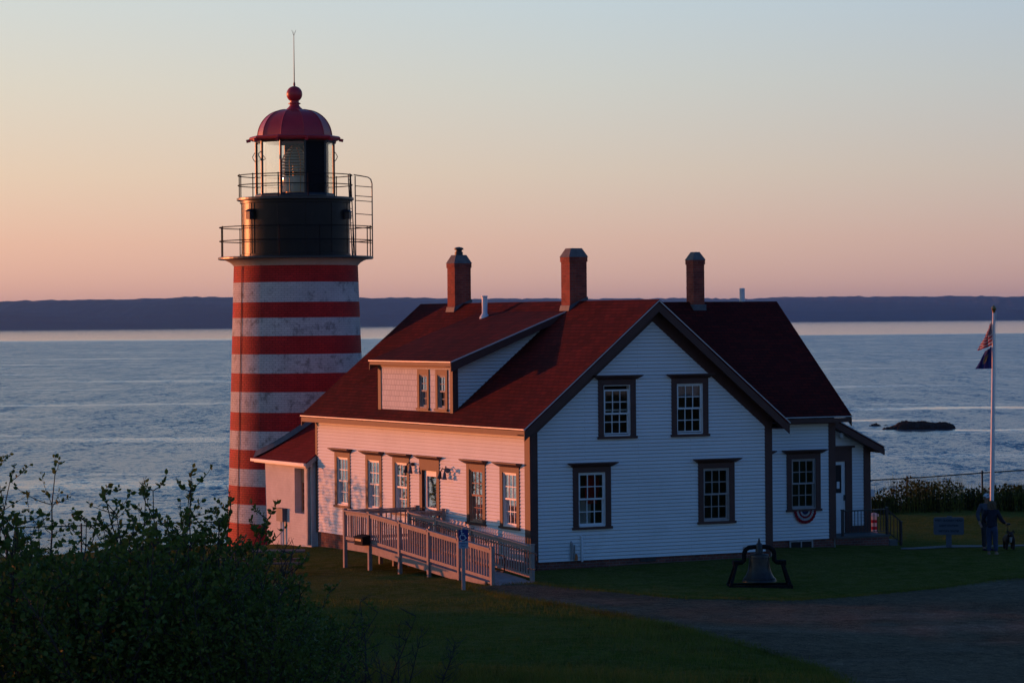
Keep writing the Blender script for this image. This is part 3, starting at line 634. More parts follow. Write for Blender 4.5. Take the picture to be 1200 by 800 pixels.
for c, cu in zip(lwin, [('lace', 0, 1, .5, 1, .28), ('lace', 0, 1, .5, 1, .28), ('lace', 0, 1, .5, 1, .45), ('tan_blind', 0, 1, .06, 1, None), ('lace', 0, 1, .56, 1, None)]):
    window(LW, c, .87, 2.73, house, curtain=cu, sashm='tan_blind' if cu[0] == 'tan_blind' else 'white_sash')
for i, (c, z0, z1) in enumerate(fwin): window(FWl, c, z0, z1, house, drop=.10 if i == 2 else 0, sashm='grey_wood' if i == 1 else 'white_sash', curtain=('sign_grey', 0, 1, .72, 1, None) if i == 3 else None)
window(GW, 10.9, .87, 2.73, house, sashm='grey_wood'); window(GW, 9.1, .87, 2.73, house)
# what shows behind the lower left gable window: red cloth and pale boards
mb = MB(); mb.grid(lambda u, v: (1.95+.40*u, .40+.05*math.sin(u*14+v*4), 1.55+.85*v*(1-.35*(u-.3)**2)), 10, 6); mb.build('indoor_red_cloth', 'red_cloth', house, True)
mb = MB(); mb.hexa([(1.50,.42,.95),(2.10,.42,.95),(2.10,.46,.95),(1.50,.46,.95),(1.55,.42,1.70),(2.12,.42,1.64),(2.12,.46,1.64),(1.55,.46,1.70)]); mb.build('indoor_display_board', 'pale_board', house)
# basement window, wall pipes, vent, under the wall
mb = MB(); F = GW
F.box(mb, 10.38, 11.22, -.045, .0, .0, .03); F.box(mb, 10.38, 10.43, -.42, -.045, .0, .03); F.box(mb, 11.17, 11.22, -.42, -.045, .0, .03); F.box(mb, 10.78, 10.82, -.42, -.045, .0, .025)
bw = mb.build('basement_window', 'grey_wood', house); mb = MB(); mb.quad(F(10.43,-.42,-.0), F(11.17,-.42,-.0), F(11.17,-.04,-.0), F(10.43,-.04,-.0)); mb.build('pane', 'interior_dark', bw)
mb = MB(); mb.tube([FWl(1.25,.05,.06), FWl(1.25,.50,.06), FWl(1.25,.54,.0)], .035); mb.tube([FWl(1.34,.06,.05), FWl(1.34,.46,.05)], .02); mb.build('wall_pipe', 'grey_wood', house, True)
mb = MB(); mb.tube([FWl(1.575,-.02,.05), FWl(1.575,.66,.05), FWl(1.55,.70,.0)], .032); mb.build('wall_pipe', 'white_metal', house, True)
mb = MB(); mb.tube([FWl(1.385,.03,.05), FWl(1.385,.16,.05), FWl(1.385,.20,.05)], [.05,.05,.02]); mb.build('hose_tap', 'rust_orange', house, True)
mb = MB(); mb.tube([FWl(6.87,.12,-.01), FWl(6.87,.12,.05)], .06, 12); mb.build('dryer_vent', 'bare_metal', house)
mb = MB(); FWl.box(mb, 3.45, 3.95, -.11, -.02, -.01, .012); mb.build('foundation_grille', 'dark_metal', house)
# entrance door on the ramp side
mb = MB(); hz = 2.62
LW.box(mb, 5.77, 5.95, .2, 2.30, -.01, .04); LW.box(mb, 6.95, 7.13, .2, 2.30, -.01, .04); LW.box(mb, 5.77, 7.13, 2.30, hz, -.01, .04)
c, cw = 6.45, 1.36
mb.hexa([LW(c-cw/2-.02,hz,-.01), LW(c+cw/2+.02,hz,-.01), LW(c+cw/2+.02,hz,.06), LW(c-cw/2-.02,hz,.06), LW(c-cw/2-.15,2.70,-.01), LW(c+cw/2+.15,2.70,-.01), LW(c+cw/2+.15,2.70,.17), LW(c-cw/2-.15,2.70,.17)]); LW.box(mb, c-cw/2-.155, c+cw/2+.155, 2.70, 2.73, -.01, .18)
LW.box(mb, 5.95, 5.97, .2, 2.30, -.14, .0); LW.box(mb, 6.93, 6.95, .2, 2.30, -.14, .0)
dr = mb.build('door', 'brown_trim', house)
mb = MB(); LW.box(mb, 5.97, 6.12, .22, 2.28, -.10, -.05); LW.box(mb, 6.78, 6.93, .22, 2.28, -.10, -.05); LW.box(mb, 6.12, 6.78, 2.12, 2.28, -.10, -.05); LW.box(mb, 6.12, 6.78, .22, .62, -.10, -.05); LW.box(mb, 6.12, 6.78, 1.12, 1.2, -.10, -.05)
mb.build('door_leaf', 'white_sash', dr); mb = MB(); mb.quad(LW(6.12,.62,-.08), LW(6.78,.62,-.08), LW(6.78,2.12,-.08), LW(6.12,2.12,-.08)); mb.build('pane', 'window_glass', dr)
mb = MB(); mb.quad(LW(6.1,.6,-.14), LW(6.8,.6,-.14), LW(6.8,2.14,-.14), LW(6.1,2.14,-.14)); mb.build('door_blind', 'sign_grey', dr)
mb = MB(); mb.tube([LW(6.86,1.18,-.05), LW(6.86,1.18,.02), LW(6.80,1.18,.02)], .014); mb.build('handle', 'dark_metal', dr, True)
# twin spot lights either side of the door
def spots(u, z, n):
    mb = MB(); mb.tube([LW(u,z,0), LW(u,z,.10)], .055, 10); fl = mb.build('floodlight', 'dark_metal', house, True)
    for k, (du, dz, mt) in enumerate([(.15,-.05,'dark_metal'), (-.15,-.06,'sign_grey'), (-.30,.02,'sign_grey')][:n]):
        a = LW(u, z, .10); b = LW(u+du*.5, z+dz+.10, .16); c = LW(u+du, z+dz-.02, .20); d = LW(u+du*1.1, z+dz-.20, .22)
        if k == 2: d = LW(u+du*1.35, z+dz-.01, .22)
        MB().tube([a, b, c], .018, 6).tube([c+Vector((0,0,.04)), c, (c+d)/2, d], [.02, .04, .055, .08], 10).build('lamp_shade', mt, fl, True)
spots(7.55, 2.44, 2); spots(5.20, 2.36, 3)
# dormer
DZ = 5.53; DS = .379; DX0 = -.25; DY0, DY1 = 4.45, 10.22; dx1 = 3.62
dorm = MB(); slope_slab(dorm, (DX0,DY0,DZ), (DX0,DY1,DZ), (dx1,DY1,DZ+(dx1-DX0)*DS), (dx1,DY0,DZ+(dx1-DX0)*DS), .05)
dormer = dorm.build('dormer', 'roof_shingle', house)
droof = lambda x: DZ-.06+(x-DX0)*DS
mb = MB(); dw = [(6.83, .40, .62), (5.57, .40, .62)]; hs = [(6.60, 7.06, 4.16, 5.17), (5.34, 5.80, 4.16, 5.17)]
us = [4.83, 5.34, 5.80, 6.60, 7.06, 10.04]
for a, b_ in zip(us[:-1], us[1:]):
    if (a, b_) in [(5.34, 5.80), (6.60, 7.06)]: mb.quad(DW(a,3.98,.004), DW(b_,3.98,.004), DW(b_,4.16,.004), DW(a,4.16,.004)); mb.quad(DW(a,5.17,.004), DW(b_,5.17,.004), DW(b_,5.50,.004), DW(a,5.50,.004))
    else: mb.quad(DW(a,3.98,.004), DW(b_,3.98,.004), DW(b_,5.50,.004), DW(a,5.50,.004))
mb.build('front_wall', 'white_shingle_wall', dormer)
for c in (6.83, 5.57): window(DW, c, 4.06, 5.40, dormer, cw=.80, ow=.52, cols=2, head=False, name='dormer_window', sashm='grey_wood', curtain=('lace', 0, 1, .5, 1, .5) if c > 6 else ('tan_blind', 0, 1, .45, 1, None))
DF = Fr((0, 4.83, 0), (1,0,0), (0,-1,0))
clapboard(DF, 4.0, 6.62, lambda z: max(.13, (z-5.42)/DS), lambda z: max(max(.13, (z-5.42)/DS), (z-4.04)/SL), ()).build('cheek_wall', 'white_clapboard', dormer)
mb = MB(); mb.poly([(0,10.04,4.0),(0,10.04,5.48),(2.9,10.04,6.55)]); mb.build('cheek_wall', 'white_clapboard', dormer)
mb = MB(); DW.box(mb, 4.81, 5.0, 3.98, 5.46, -.02, .03); DW.box(mb, 9.85, 10.06, 3.98, 5.46, -.02, .03); DW.box(mb, 5.0, 9.85, 5.32, 5.46, 0, .026); DF.box(mb, 0.0, .14, 3.98, 5.46, -.02, .03)
mb.box(DX0, DX0+.03, DY0+.02, DY1-.02, DZ-.14, DZ-.05); mb.box(DX0+.03, -.0, DY0+.02, DY1-.02, DZ-.135, DZ-.11)
for yy in (DY0+.01, DY1-.04):
    a = Vector((DX0, yy, DZ-.032)); b = Vector((3.5, yy, DZ-.052+(3.5-DX0)*DS)); e = Vector((0,.03,0)); h = Vector((0,0,-.27)); mb.hexa([a, b, b+e, a+e, a+h, b+h*.6, b+e+h*.6, a+e+h])
a = Vector((DX0, DY0+.04, DZ-.16)); b = Vector((3.2, DY0+.04, DZ-.16+(3.2-DX0)*DS)); e = Vector((0,.36,0)); h = Vector((0,0,-.03)); mb.hexa([a, b, b+e, a+e, a+h, b+h, b+e+h, a+e+h])
mb.build('trim', 'brown_trim', dormer)
mb = MB(); a = Vector((DX0, DY0-.012, DZ+.004)); b = Vector((3.55, DY0-.012, DZ+.004+(3.55-DX0)*DS)); e = Vector((0,.02,0)); h = Vector((0,0,-.04)); mb.hexa([a, b, b+e, a+e, a+h, b+h, b+e+h, a+e+h]); mb.box(DX0-.03, DX0-.002, DY0, DY1, DZ-.035, DZ-.005); mb.build('drip_edge', 'drip_edge', dormer)
# chimneys
def chimney(x0, x1, y0, y1, zb, zt, zc, parent, pot=False):
    mb = MB(); mb.box(x0, x1, y0, y1, zb, zt-.14); mb.box(x0-.02, x1+.02, y0-.02, y1+.02, zt-.14, zt); ch = mb.build('chimney', 'chimney_brick', parent)
    mb = MB(); i = .10; mb.hexa([(x0-.035,y0-.035,zt),(x1+.035,y0-.035,zt),(x1+.035,y1+.035,zt),(x0-.035,y1+.035,zt),(x0+i,y0+i,zc),(x1-i,y0+i,zc),(x1-i,y1-i,zc),(x0+i,y1-i,zc)]); mb.build('cap', 'cap_stone', ch)
    if pot: cx, cy = (x0+x1)/2, (y0+y1)/2; MB().lathe([(.13,0),(.13,.10),(.10,.11),(.10,.16),(.15,.17),(.15,.22),(.08,.25),(0,.26)], (cx,cy,zc), 16).build('pot', 'dark_metal', ch, True)
    zz = SL; mb = MB()
    if parent is roof: mb.hexa([(x0-.06,y0-.03,ZE+(x0-.06+OX)*zz+.02),(x1+.03,y0-.03,min(ZR,ZE+(x1+OX)*zz)+.03),(x1+.03,y1+.03,min(ZR,ZE+(x1+OX)*zz)+.03),(x0-.06,y1+.03,ZE+(x0-.06+OX)*zz+.02)]+[(x0-.025,y0-.025,ZE+(x0+OX)*zz+.13),(x1+.02,y0-.025,min(ZR,ZE+(x1+OX)*zz)+.12),(x1+.02,y1+.02,min(ZR,ZE+(x1+OX)*zz)+.12),(x0-.025,y1+.02,ZE+(x0+OX)*zz+.13)])
    else: mb.box(x0-.03, x1+.03, y0-.06, y1+.03, WZ+(y0-WY0)*zz-.1, WZ+(y0-WY0)*zz+.14)
    mb.build('flashing', 'lead_flashing', ch)
chimney(3.595, 4.165, 12.10, 12.64, 6.5, 8.52, 8.79, roof, True)
chimney(3.58, 4.15, 4.31, 4.85, 6.5, 8.55, 8.81, roof)
chimney(9.21, 9.60, 6.73, 7.17, 6.5, 8.52, 8.77, wing_roof)
MB().lathe([(.17,-.05),(.15,.03),(.085,.12),(.085,.62),(.10,.63),(.10,.66),(0,.67)], (3.157,9.10,6.80), 16).build('vent_pipe', 'white_metal', roof, True)
MB().lathe([(.085,-.4),(.085,.75),(.0,.76)], (11.617,7.8,6.9), 14).build('vent_pipe', 'white_metal', wing_roof, True)
# entry vestibule on the gable end of the wing
vest = None
clapboard(VW, -.10, 3.3, lambda z: 14.28, lambda z: min(14.76, 15.0-(z-2.55)*2 if z > 2.55 else 14.76), ()).build('vestibule_wall', 'white_clapboard', house)
mb = MB(); mb.poly([(12.03,5.72,2.2),(14.3,5.72,2.2),(14.3,5.72,2.95),(12.03,5.72,4.1)]); mb.quad((14.98,5.7,-.6),(14.98,9.3,-.6),(14.98,9.3,2.7),(14.98,5.7,2.7)); mb.quad((12.03,9.3,-.6),(14.98,9.3,-.6),(14.98,9.3,2.7),(12.03,9.3,4.1)); mb.quad((12.03,5.73,-.6),(13.4,5.73,-.6),(13.4,5.73,2.3),(12.03,5.73,2.3)); mb.build('vestibule_wall', 'white_clapboard', house)
mb = MB(); VW.box(mb, 14.74, 15.0, -.12, 2.62, -.02, .03); VW.box(mb, 14.06, 14.30, -.1, 2.62, -.02, .035); VW.box(mb, 12.9, 14.06, 2.19, 2.62, -.02, .034); VW.box(mb, 12.85, 14.36, 2.62, 2.68, -.02, .12); VW.box(mb, 12.90, 13.08, -.1, 2.19, -.02, .034); VW.box(mb, 14.30, 14.74, -.12, .16, -.02, .028)
mb.build('vestibule_trim', 'brown_trim', house)
mb = MB(); a = (11.95,5.28,4.29); b = (15.27,5.28,2.64); slope_slab(mb, a, b, (15.27,9.7,2.64), (11.95,9.7,4.29), .06); vroof = mb.build('vestibule_roof', 'roof_shingle_wing', house)
mb = MB(); rake(mb, 11.95, 4.29, 15.27, 2.64, 5.27, .20); a = Vector((12.05, 5.31, 4.02)); b = Vector((15.2, 5.31, 2.46)); e = Vector((0,.38,0)); h = Vector((0,0,-.03)); mb.hexa([a, b, b+e, a+e, a+h, b+h, b+e+h, a+e+h]); mb.box(15.2, 15.24, 5.3, 9.6, 2.44, 2.60)
mb.build('eave_trim', 'brown_trim', vroof)
mb = MB(); rake(mb, 11.95, 4.29, 15.29, 2.63, 5.255, .03, .016, -.004); mb.build('drip_edge', 'drip_edge', vroof)
mb = MB(); VW.box(mb, 13.08, 13.72, -.1, 2.19, -.05, -.01); VW.box(mb, 13.93, 14.06, -.1, 2.19, -.05, -.01); VW.box(mb, 13.72, 13.93, -.1, 1.20, -.05, -.01); VW.box(mb, 13.72, 13.93, 2.08, 2.19, -.05, -.01); VW.box(mb, 13.74, 13.91, .15, .95, -.012, .0); dl = mb.build('door', 'white_sash', house)
mb = MB(); mb.quad(VW(13.72,1.20,-.03), VW(13.93,1.20,-.03), VW(13.93,2.08,-.03), VW(13.72,2.08,-.03)); mb.build('pane', 'interior_dark', dl)
mb = MB(); VW.box(mb, 13.76, 13.86, 1.34, 1.56, -.025, -.018); mb.build('notice_paper', 'white_metal', dl)
mb = MB(); VW.box(mb, 14.00, 14.04, .96, 1.14, -.01, .015); mb.tube([VW(14.02,1.05,.0), VW(14.02,1.05,.05), VW(13.96,1.05,.05)], .012); mb.build('handle', 'dark_metal', dl)
mb = MB().lathe([(.0,-.10),(.06,-.08),(.08,0),(.06,.07),(.02,.09),(.02,.16)], (13.86,5.55,3.02), 12); mb.build('porch_light', 'white_metal', house, True)

# ------------------------------------------------------------------ lighthouse
TX0, TY0 = 1.64, 20.4
TB = gz(TX0, TY0)
tower = thing('lighthouse', (TX0, TY0, TB), 'round brick lighthouse with red and white bands, black lantern room and red dome', 'lighthouse')
tz = lambda y: 5.468+(420-y)/34.56
TC = (TX0, TY0, 0); TH = R_(247.2)
rad = lambda z: 2.10+(tz(312)-z)*.0318
edges = [311, 331, 354, 372, 393, 414, 436, 457.5, 481, 502.5, 524, 546, 566, 587, 609]
prof = [(rad(tz(y)), tz(y)) for y in edges]+[(rad(-1.6), -1.6)]; mis = [0 if i % 2 == 0 else 1 for i in range(len(prof)-1)]
mb = MB(); mb.lathe(prof, TC, 96, mis); mb.build('shaft', ['red_painted_brick', 'white_painted_brick'], tower, True)
z1 = tz(303.5)
mb = MB(); mb.lathe([(2.095, tz(312)), (2.13, tz(310.5)), (2.20, tz(308)), (2.33, tz(305.5)), (2.50, z1-.005), (2.3, z1)], TC, 72); mb.build('cornice', 'stained_cornice', tower, True)
mb = MB(); mb.lathe([(1.7, z1-.02), (2.60, z1-.02), (2.63, z1), (2.63, z1+.05), (2.60, z1+.07), (1.7, z1+.075)], TC, 72); mb.build('gallery_deck', 'black_iron', tower)
z2 = tz(235); mb = MB(); mb.lathe([(1.86, z1+.06), (1.86, z1+.16), (1.835, z1+.17), (1.835, z2-.12), (1.87, z2-.11), (1.87, z2)], TC, 72)
for k in range(12):
    a = TH+R_(30*k+11); mb.box(-.012, .012, -.02, .0, 0, 0) if False else mb.tube([(TX0+1.838*math.cos(a), TY0+1.838*math.sin(a), z1+.17), (TX0+1.838*math.cos(a), TY0+1.838*math.sin(a), z2-.12)], .014, 5)
drum = mb.build('drum', 'black_drum', tower, True)
mb = MB(); mb.lathe([(1.2, z2-.02), (1.94, z2-.02), (1.98, z2+.0), (1.98, z2+.07), (1.94, z2+.085), (1.2, z2+.09)], TC, 72); mb.build('lantern_deck', 'black_iron', tower)
def vpos(al, r, z): a = TH+R_(al); return (TX0+r*math.cos(a), TY0+r*math.sin(a), z)
# lantern room: ten sides
zg0, zg1 = z2+.22, tz(168); RL = 1.31
A0 = 14.5
mb = MB(); mb.lathe([(1.0, z2+.08), (1.36, z2+.08), (1.36, z2+.16), (1.33, zg0)], TC, 10, ph=TH+R_(A0)); mb.lathe([(1.33, zg1), (1.35, zg1+.06), (1.0, zg1+.06)], TC, 10, ph=TH+R_(A0))
for k in range(10):
    al = A0+36*k; mb.beam(vpos(al, RL, z2+.1), vpos(al, RL, zg1+.04), .055, .07)
mb.build('lantern_frame', 'black_iron', tower)
for k in range(10):
    if k in (0, 1, 4) and k != 1 or k == 0: continue
    a, b = A0+36*k, A0+36*(k+1); mb = MB(); mb.quad(vpos(a, RL-.01, zg0), vpos(b, RL-.01, zg0), vpos(b, RL-.01, zg1), vpos(a, RL-.01, zg1)); mb.build('lantern_pane', 'window_glass', tower)
mb = MB(); mb.quad(vpos(A0, RL+.004, zg0-.02), vpos(A0+36, RL+.004, zg0-.02), vpos(A0+36, RL+.004, zg1+.02), vpos(A0, RL+.004, zg1+.02)); mb.build('blank_panel', 'matt_black', tower)
mb = MB(); mb.quad(vpos(A0+144, RL-.01, zg0), vpos(A0+180, RL-.01, zg0), vpos(A0+180, RL-.01, zg1), vpos(A0+144, RL-.01, zg1)); mb.build('blank_panel', 'matt_black', tower)
for al in (-93.5, -57.5, 86.5):
    MB().tube([vpos(al, RL+.04, zg0+1.1), vpos(al+3, RL+.09, zg0+1.16), vpos(al, RL+.13, zg0+1.25), vpos(al-3, RL+.09, zg0+1.34), vpos(al, RL+.04, zg0+1.40)], .014, 6).build('grab_handle', 'black_iron', tower)
# the beehive lens and its stand
lz0, lz1 = zg0-.02, tz(172)
lens = MB().lathe([(.34, lz0-.1), (.34, lz0+.10), (.10, lz0+.12), (.10, lz0+.52), (.38, lz0+.55), (.38, lz0+.60), (.05, lz0+.62)], TC, 20).build('lens', 'brass', tower, True)
mb = MB(); zc = lz0+.60; zt = lz1-.02; nr = 11
for k in range(nr):
    t = k/(nr-1); z = zc+(zt-zc)*t; r = .47 if t < .42 else .47*(1-((t-.42)/.58)**2.0*.72)
    mb.lathe([(r-.10, z-.012), (r, z-.030), (r+.02, z), (r, z+.026), (r-.10, z+.010)], TC, 28)
mb.lathe([(.44, lz0+.08), (.47, lz0+.3), (.47, zc)], TC, 28)
mb.build('prism_rings', 'lens_glass', lens, True)
mb = MB()
for k in range(8):
    a = 22+45*k; pts = [vpos(a, .475 if t < .42 else .475*(1-((t-.42)/.58)**2.0*.72)+.01, zc+(zt-zc)*t) for t in np.linspace(0, 1, 12)]; mb.tube([vpos(a, .475, lz0+.05)]+pts, .011, 5)
mb.tube([(TX0, TY0, zc), (TX0, TY0, zc+.45)], .09, 10); mb.lathe([(.0, zt), (.16, zt), (.12, zt+.05), (0, zt+.1)], TC, 12); mb.build('lens_frame', 'brass', lens)
# roof
zr = tz(164)
mb = MB(); mb.lathe([(1.32, zg1+.05), (1.44, zg1+.06), (1.53, zg1+.10), (1.55, zr+.06), (1.50, zr+.10), (1.30, zr+.09)], TC, 10, ph=TH+R_(A0)); mb.lathe([(1.0, zg1+.055), (1.33, zg1+.05)], TC, 10, ph=TH+R_(A0))
dome = mb.build('lantern_roof', 'red_metal', tower)
pr = []
for t in np.linspace(0, 1, 15):
    a = t*math.pi/2; pr.append((.30+(1.26-.30)*math.cos(a)**.92, zr+.06+(tz(129)-zr-.06)*math.sin(a)))
mb = MB(); mb.lathe(pr, TC, 10, ph=TH+R_(A0))
mb.lathe([(.30, tz(130)), (.26, tz(127.5)), (.235, tz(127)), (.17, tz(124.5)), (.16, tz(122.8)), (.21, tz(122.3)), (.21, tz(121.3)), (.15, tz(120.5)), (.15, tz(118))], TC, 20)
for k in range(10):
    al = A0+36*k; mb.tube([vpos(al, r+.006, z) for r, z in pr], .014, 5)
    mb.beam(vpos(al, 1.50, zr-.02), vpos(al, 1.64, zr-.05), .09, .10)
mb.build('dome', 'red_metal', dome)
zb = tz(110.7); rb = .272
MB().lathe([(rb*math.sin(math.pi*t), zb-rb*math.cos(math.pi*t)) for t in np.linspace(.06, 1, 15)]+[(.04, zb+rb+.02), (.03, zb+rb+.12)], TC, 24).build('ventilator_ball', 'red_metal', dome, True)
zt_ = tz(42); mb = MB(); mb.tube([(TX0, TY0, zb+rb), (TX0, TY0, zb+rb+.16), (TX0, TY0, zt_)], [.028, .018, .010], 6)
mb.tube([(TX0, TY0, zt_-.02), vpos(-90, .07, zt_+.18)], .006, 5); mb.tube([(TX0, TY0, zt_-.02), vpos(90, .07, zt_+.18)], .006, 5); mb.tube([(TX0, TY0, zt_-.02), vpos(0, .05, zt_+.12)], .006, 5); mb.build('lightning_rod', 'dark_metal', dome)
# railings
def railing(name, R, zb_, rails, n, ph, a0=0, a1=360):
    mb = MB(); zt = rails[0]
    for z in rails: mb.ring_tube((TX0, TY0, z), R, .018, 72, 6, TH+R_(a0), TH+R_(a1))
    for k in range(n):
        al = ph+360*k/n
        if not (a0 <= (al-a0) % 360+a0 <= a1): continue
        mb.tube([vpos(al, R, zb_), vpos(al, R, zt+.015)], .018, 6); mb.lathe([(0,.0),(.03,.015),(0,.045)], vpos(al, R, zt), 8)
    return mb.build(name, 'matt_black', tower, True)
railing('gallery_railing', 2.57, z1+.06, [tz(266.5), tz(282.5)], 12, -12.0)
railing('lantern_railing', 1.93, z2+.08, [tz(206), tz(217.5)], 12, -17.0)
mb = MB(); q = lambda r, y, al=88: vpos(al, r, tz(y))
mb.tube([q(2.03, 302), q(2.03, 207)], .02, 6); mb.tube([q(2.60, 302), q(2.60, 216), q(2.56, 211), q(2.47, 208.5), q(2.25, 207), q(1.98, 205.5)], .02, 6)
for y in (219.5, 231, 236.5, 252, 268, 285): mb.tube([q(2.03, y-1), q(2.60, y+.6)], .014, 5)
mb.build('side_railing', 'black_iron', tower, True)
mb = MB(); s0, s1 = (q(2.02, 302, 80), q(1.90, 206, 80)), (q(2.02, 302, 70), q(1.90, 206, 70))
for a, b in (s0, s1): mb.tube([a, b], .018, 6)
for t in np.linspace(.06, .94, 11): mb.tube([Vector(s0[0]).lerp(Vector(s0[1]), t), Vector(s1[0]).lerp(Vector(s1[1]), t)], .012, 5)
mb.build('ladder', 'black_iron', tower, True)
def radial(al): 
    a = TH+R_(al); o = Vector((TX0, TY0, 0)); n = Vector((math.cos(a), math.sin(a), 0)); return Fr(o, Vector((-n.y, n.x, 0)), n)
for al, y0, y1 in ((-52, 258, 249), (66, 258, 250)):
    F = radial(al); mb = MB(); F.box(mb, -.10, .10, tz(y0), tz(y1), 1.80, 2.02); mb.hexa([F(-.13, tz(y1), 1.8), F(.13, tz(y1), 1.8), F(.13, tz(y1), 2.06), F(-.13, tz(y1), 2.06), F(-.08, tz(y1)+.10, 1.8), F(.08, tz(y1)+.10, 1.8), F(.08, tz(y1)+.08, 1.95), F(-.08, tz(y1)+.08, 1.95)]); mb.build('vent_hood', 'black_iron', tower)
mb = MB(); mb.tube([vpos(-58, rad(z)+.02, z) for z in np.linspace(tz(312), -.9, 12)], .012, 5); mb.build('lightning_cable', 'dark_metal', tower)
mb = MB(); mb.tube([vpos(-55, 1.86, z1+.1), vpos(-55, 1.86, z2-.1)], .014, 5); mb.build('drum_cable', 'dark_metal', tower)

# ------------------------------------------------------------------ brick workroom between tower and house
XA, YA, YB = -.15, 15.05, 18.9
annex = thing('brick_workroom', (0.6, 16.8, gz(.6, 16.8)), 'low white painted brick workroom with red roof between lighthouse and house', 'outbuilding')
AF = Fr((XA,0,0), (0,1,0), (-1,0,0)); HB = -1.4; HT = 2.22
mb = MB()
for (u0, u1, a, b) in ((YA, 15.62, HB, HT), (16.42, 19.6, HB, HT), (15.62, 16.42, HB, .52), (15.62, 16.42, 1.98, HT)): mb.quad(AF(u0,a), AF(u1,a), AF(u1,b), AF(u0,b))
for u, s_ in ((15.62, 1), (16.42, -1)): mb.quad(AF(u,.52), AF(u,.52,-.3), AF(u,1.98,-.3), AF(u,1.98))
mb.quad(AF(15.62,.52), AF(16.42,.52), AF(16.42,.52,-.3), AF(15.62,.52,-.3)); mb.quad(AF(15.62,1.98), AF(16.42,1.98), AF(16.42,1.98,-.3), AF(15.62,1.98,-.3))
mb.quad((XA,YA,HB), (3.4,YA,HB), (3.4,YA,HT), (XA,YA,HT)); mb.poly([(XA,YA,HT),(3.4,YA,HT),(1.63,YA,3.55)]); mb.quad((3.4,YA,HB),(3.4,20,HB),(3.4,20,HT),(3.4,YA,HT))
mb.build('wall', 'white_brick_wall', annex)
asl = .74; mb = MB(); gx, gzh = XA-.24, 2.20
slope_slab(mb, (gx,YA-.12,gzh), (gx,20.0,gzh), (1.63,20.0,gzh+(1.63-gx)*asl), (1.63,YA-.12,gzh+(1.63-gx)*asl), .05); slope_slab(mb, (3.5,YA-.12,gzh), (3.5,20,gzh), (1.63,20,gzh+(1.63-gx)*asl), (1.63,YA-.12,gzh+(1.63-gx)*asl), .05)
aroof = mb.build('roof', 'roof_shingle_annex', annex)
mb = MB(); mb.box(gx-.075, gx-.002, YA-.14, 19.75, gzh-.10, gzh-.012); mb.box(gx-.002, XA-.002, YA-.1, 19.7, gzh-.13, gzh-.07); mb.build('gutter', 'white_sash', aroof)
mb = MB(); a = Vector((gx, YA-.15, gzh-.04)); b = Vector((1.63, YA-.15, gzh-.04+(1.63-gx)*asl)); e = Vector((0,.03,0)); h = Vector((0,0,-.16)); mb.hexa([a,b,b+e,a+e,a+h,b+h,b+e+h,a+e+h]); mb.build('bargeboard', 'grey_wood', aroof)
mb = MB(); pts = [vpos(-82+4*k, 2.33, 0) for k in range(20)]
ang = [-37+6*k for k in range(12)]
ft = []
for al in ang:
    x, y, _ = vpos(al, 2.30, 0); ft.append((x, y, gzh+(min(x, 3.26-x)-gx)*asl))
for i in range(len(ft)-1):
    o = Vector((TX0, TY0, 0)); f = lambda p, r, dz: Vector((o.x+(p[0]-o.x)*r, o.y+(p[1]-o.y)*r, p[2]+dz))
    mb.hexa([f(ft[i],.97,.0), f(ft[i+1],.97,.0), f(ft[i+1],1.06,.0), f(ft[i],1.06,.0), f(ft[i],.97,.2), f(ft[i+1],.97,.2), f(ft[i+1],1.01,.2), f(ft[i],1.01,.2)])
mb.build('flashing', 'lead_flashing', aroof)
mb = MB(); AF.box(mb, 15.66, 16.38, 1.50, 1.96, -.28, -.22); AF.box(mb, 15.66, 15.72, .54, 1.5, -.28, -.22); AF.box(mb, 16.32, 16.38, .54, 1.5, -.28, -.22); AF.box(mb, 15.72, 16.32, .54, .60, -.28, -.22)
aw = mb.build('window', 'tan_blind', annex); mb = MB()
AF.box(mb, 16.0, 16.03, .60, 1.5, -.275, -.235)
for z in (.78, .96, 1.14, 1.32): AF.box(mb, 15.72, 16.32, z-.012, z+.012, -.272, -.238)
mb.build('sash', 'tan_blind', aw); mb = MB(); mb.quad(AF(15.7,.56,-.262), AF(16.34,.56,-.262), AF(16.34,1.5,-.262), AF(15.7,1.5,-.262)); mb.build('pane', 'window_glass', aw)
mb = MB(); mb.quad(AF(15.6,.5,-.33), AF(16.4,.5,-.33), AF(16.4,2,-.33), AF(15.6,2,-.33)); mb.build('curtain', 'sign_grey', aw)
mb = MB(); AF.box(mb, 15.12, 15.21, -.45, 2.06, .02, .10); AF.box(mb, 15.22, 15.27, -.45, 2.06, .0, .05); mb.tube([AF(15.165,2.05,.06), AF(15.165,2.12,.18)], .045, 8); mb.build('downspout', 'grey_wood', annex)
mb = MB(); AF.box(mb, 17.1, 17.62, .20, .60, 0, .16); AF.box(mb, 17.06, 17.66, .60, .63, 0, .18); mt_ = mb.build('meter_box', 'sign_grey', annex)
MB().tube([AF(17.25,.2,.07), AF(17.25,-.6,.07)], .04, 8).tube([AF(17.48,.2,.05), AF(17.48,-.6,.05)], .028, 8).build('conduit', 'white_metal', mt_, True)

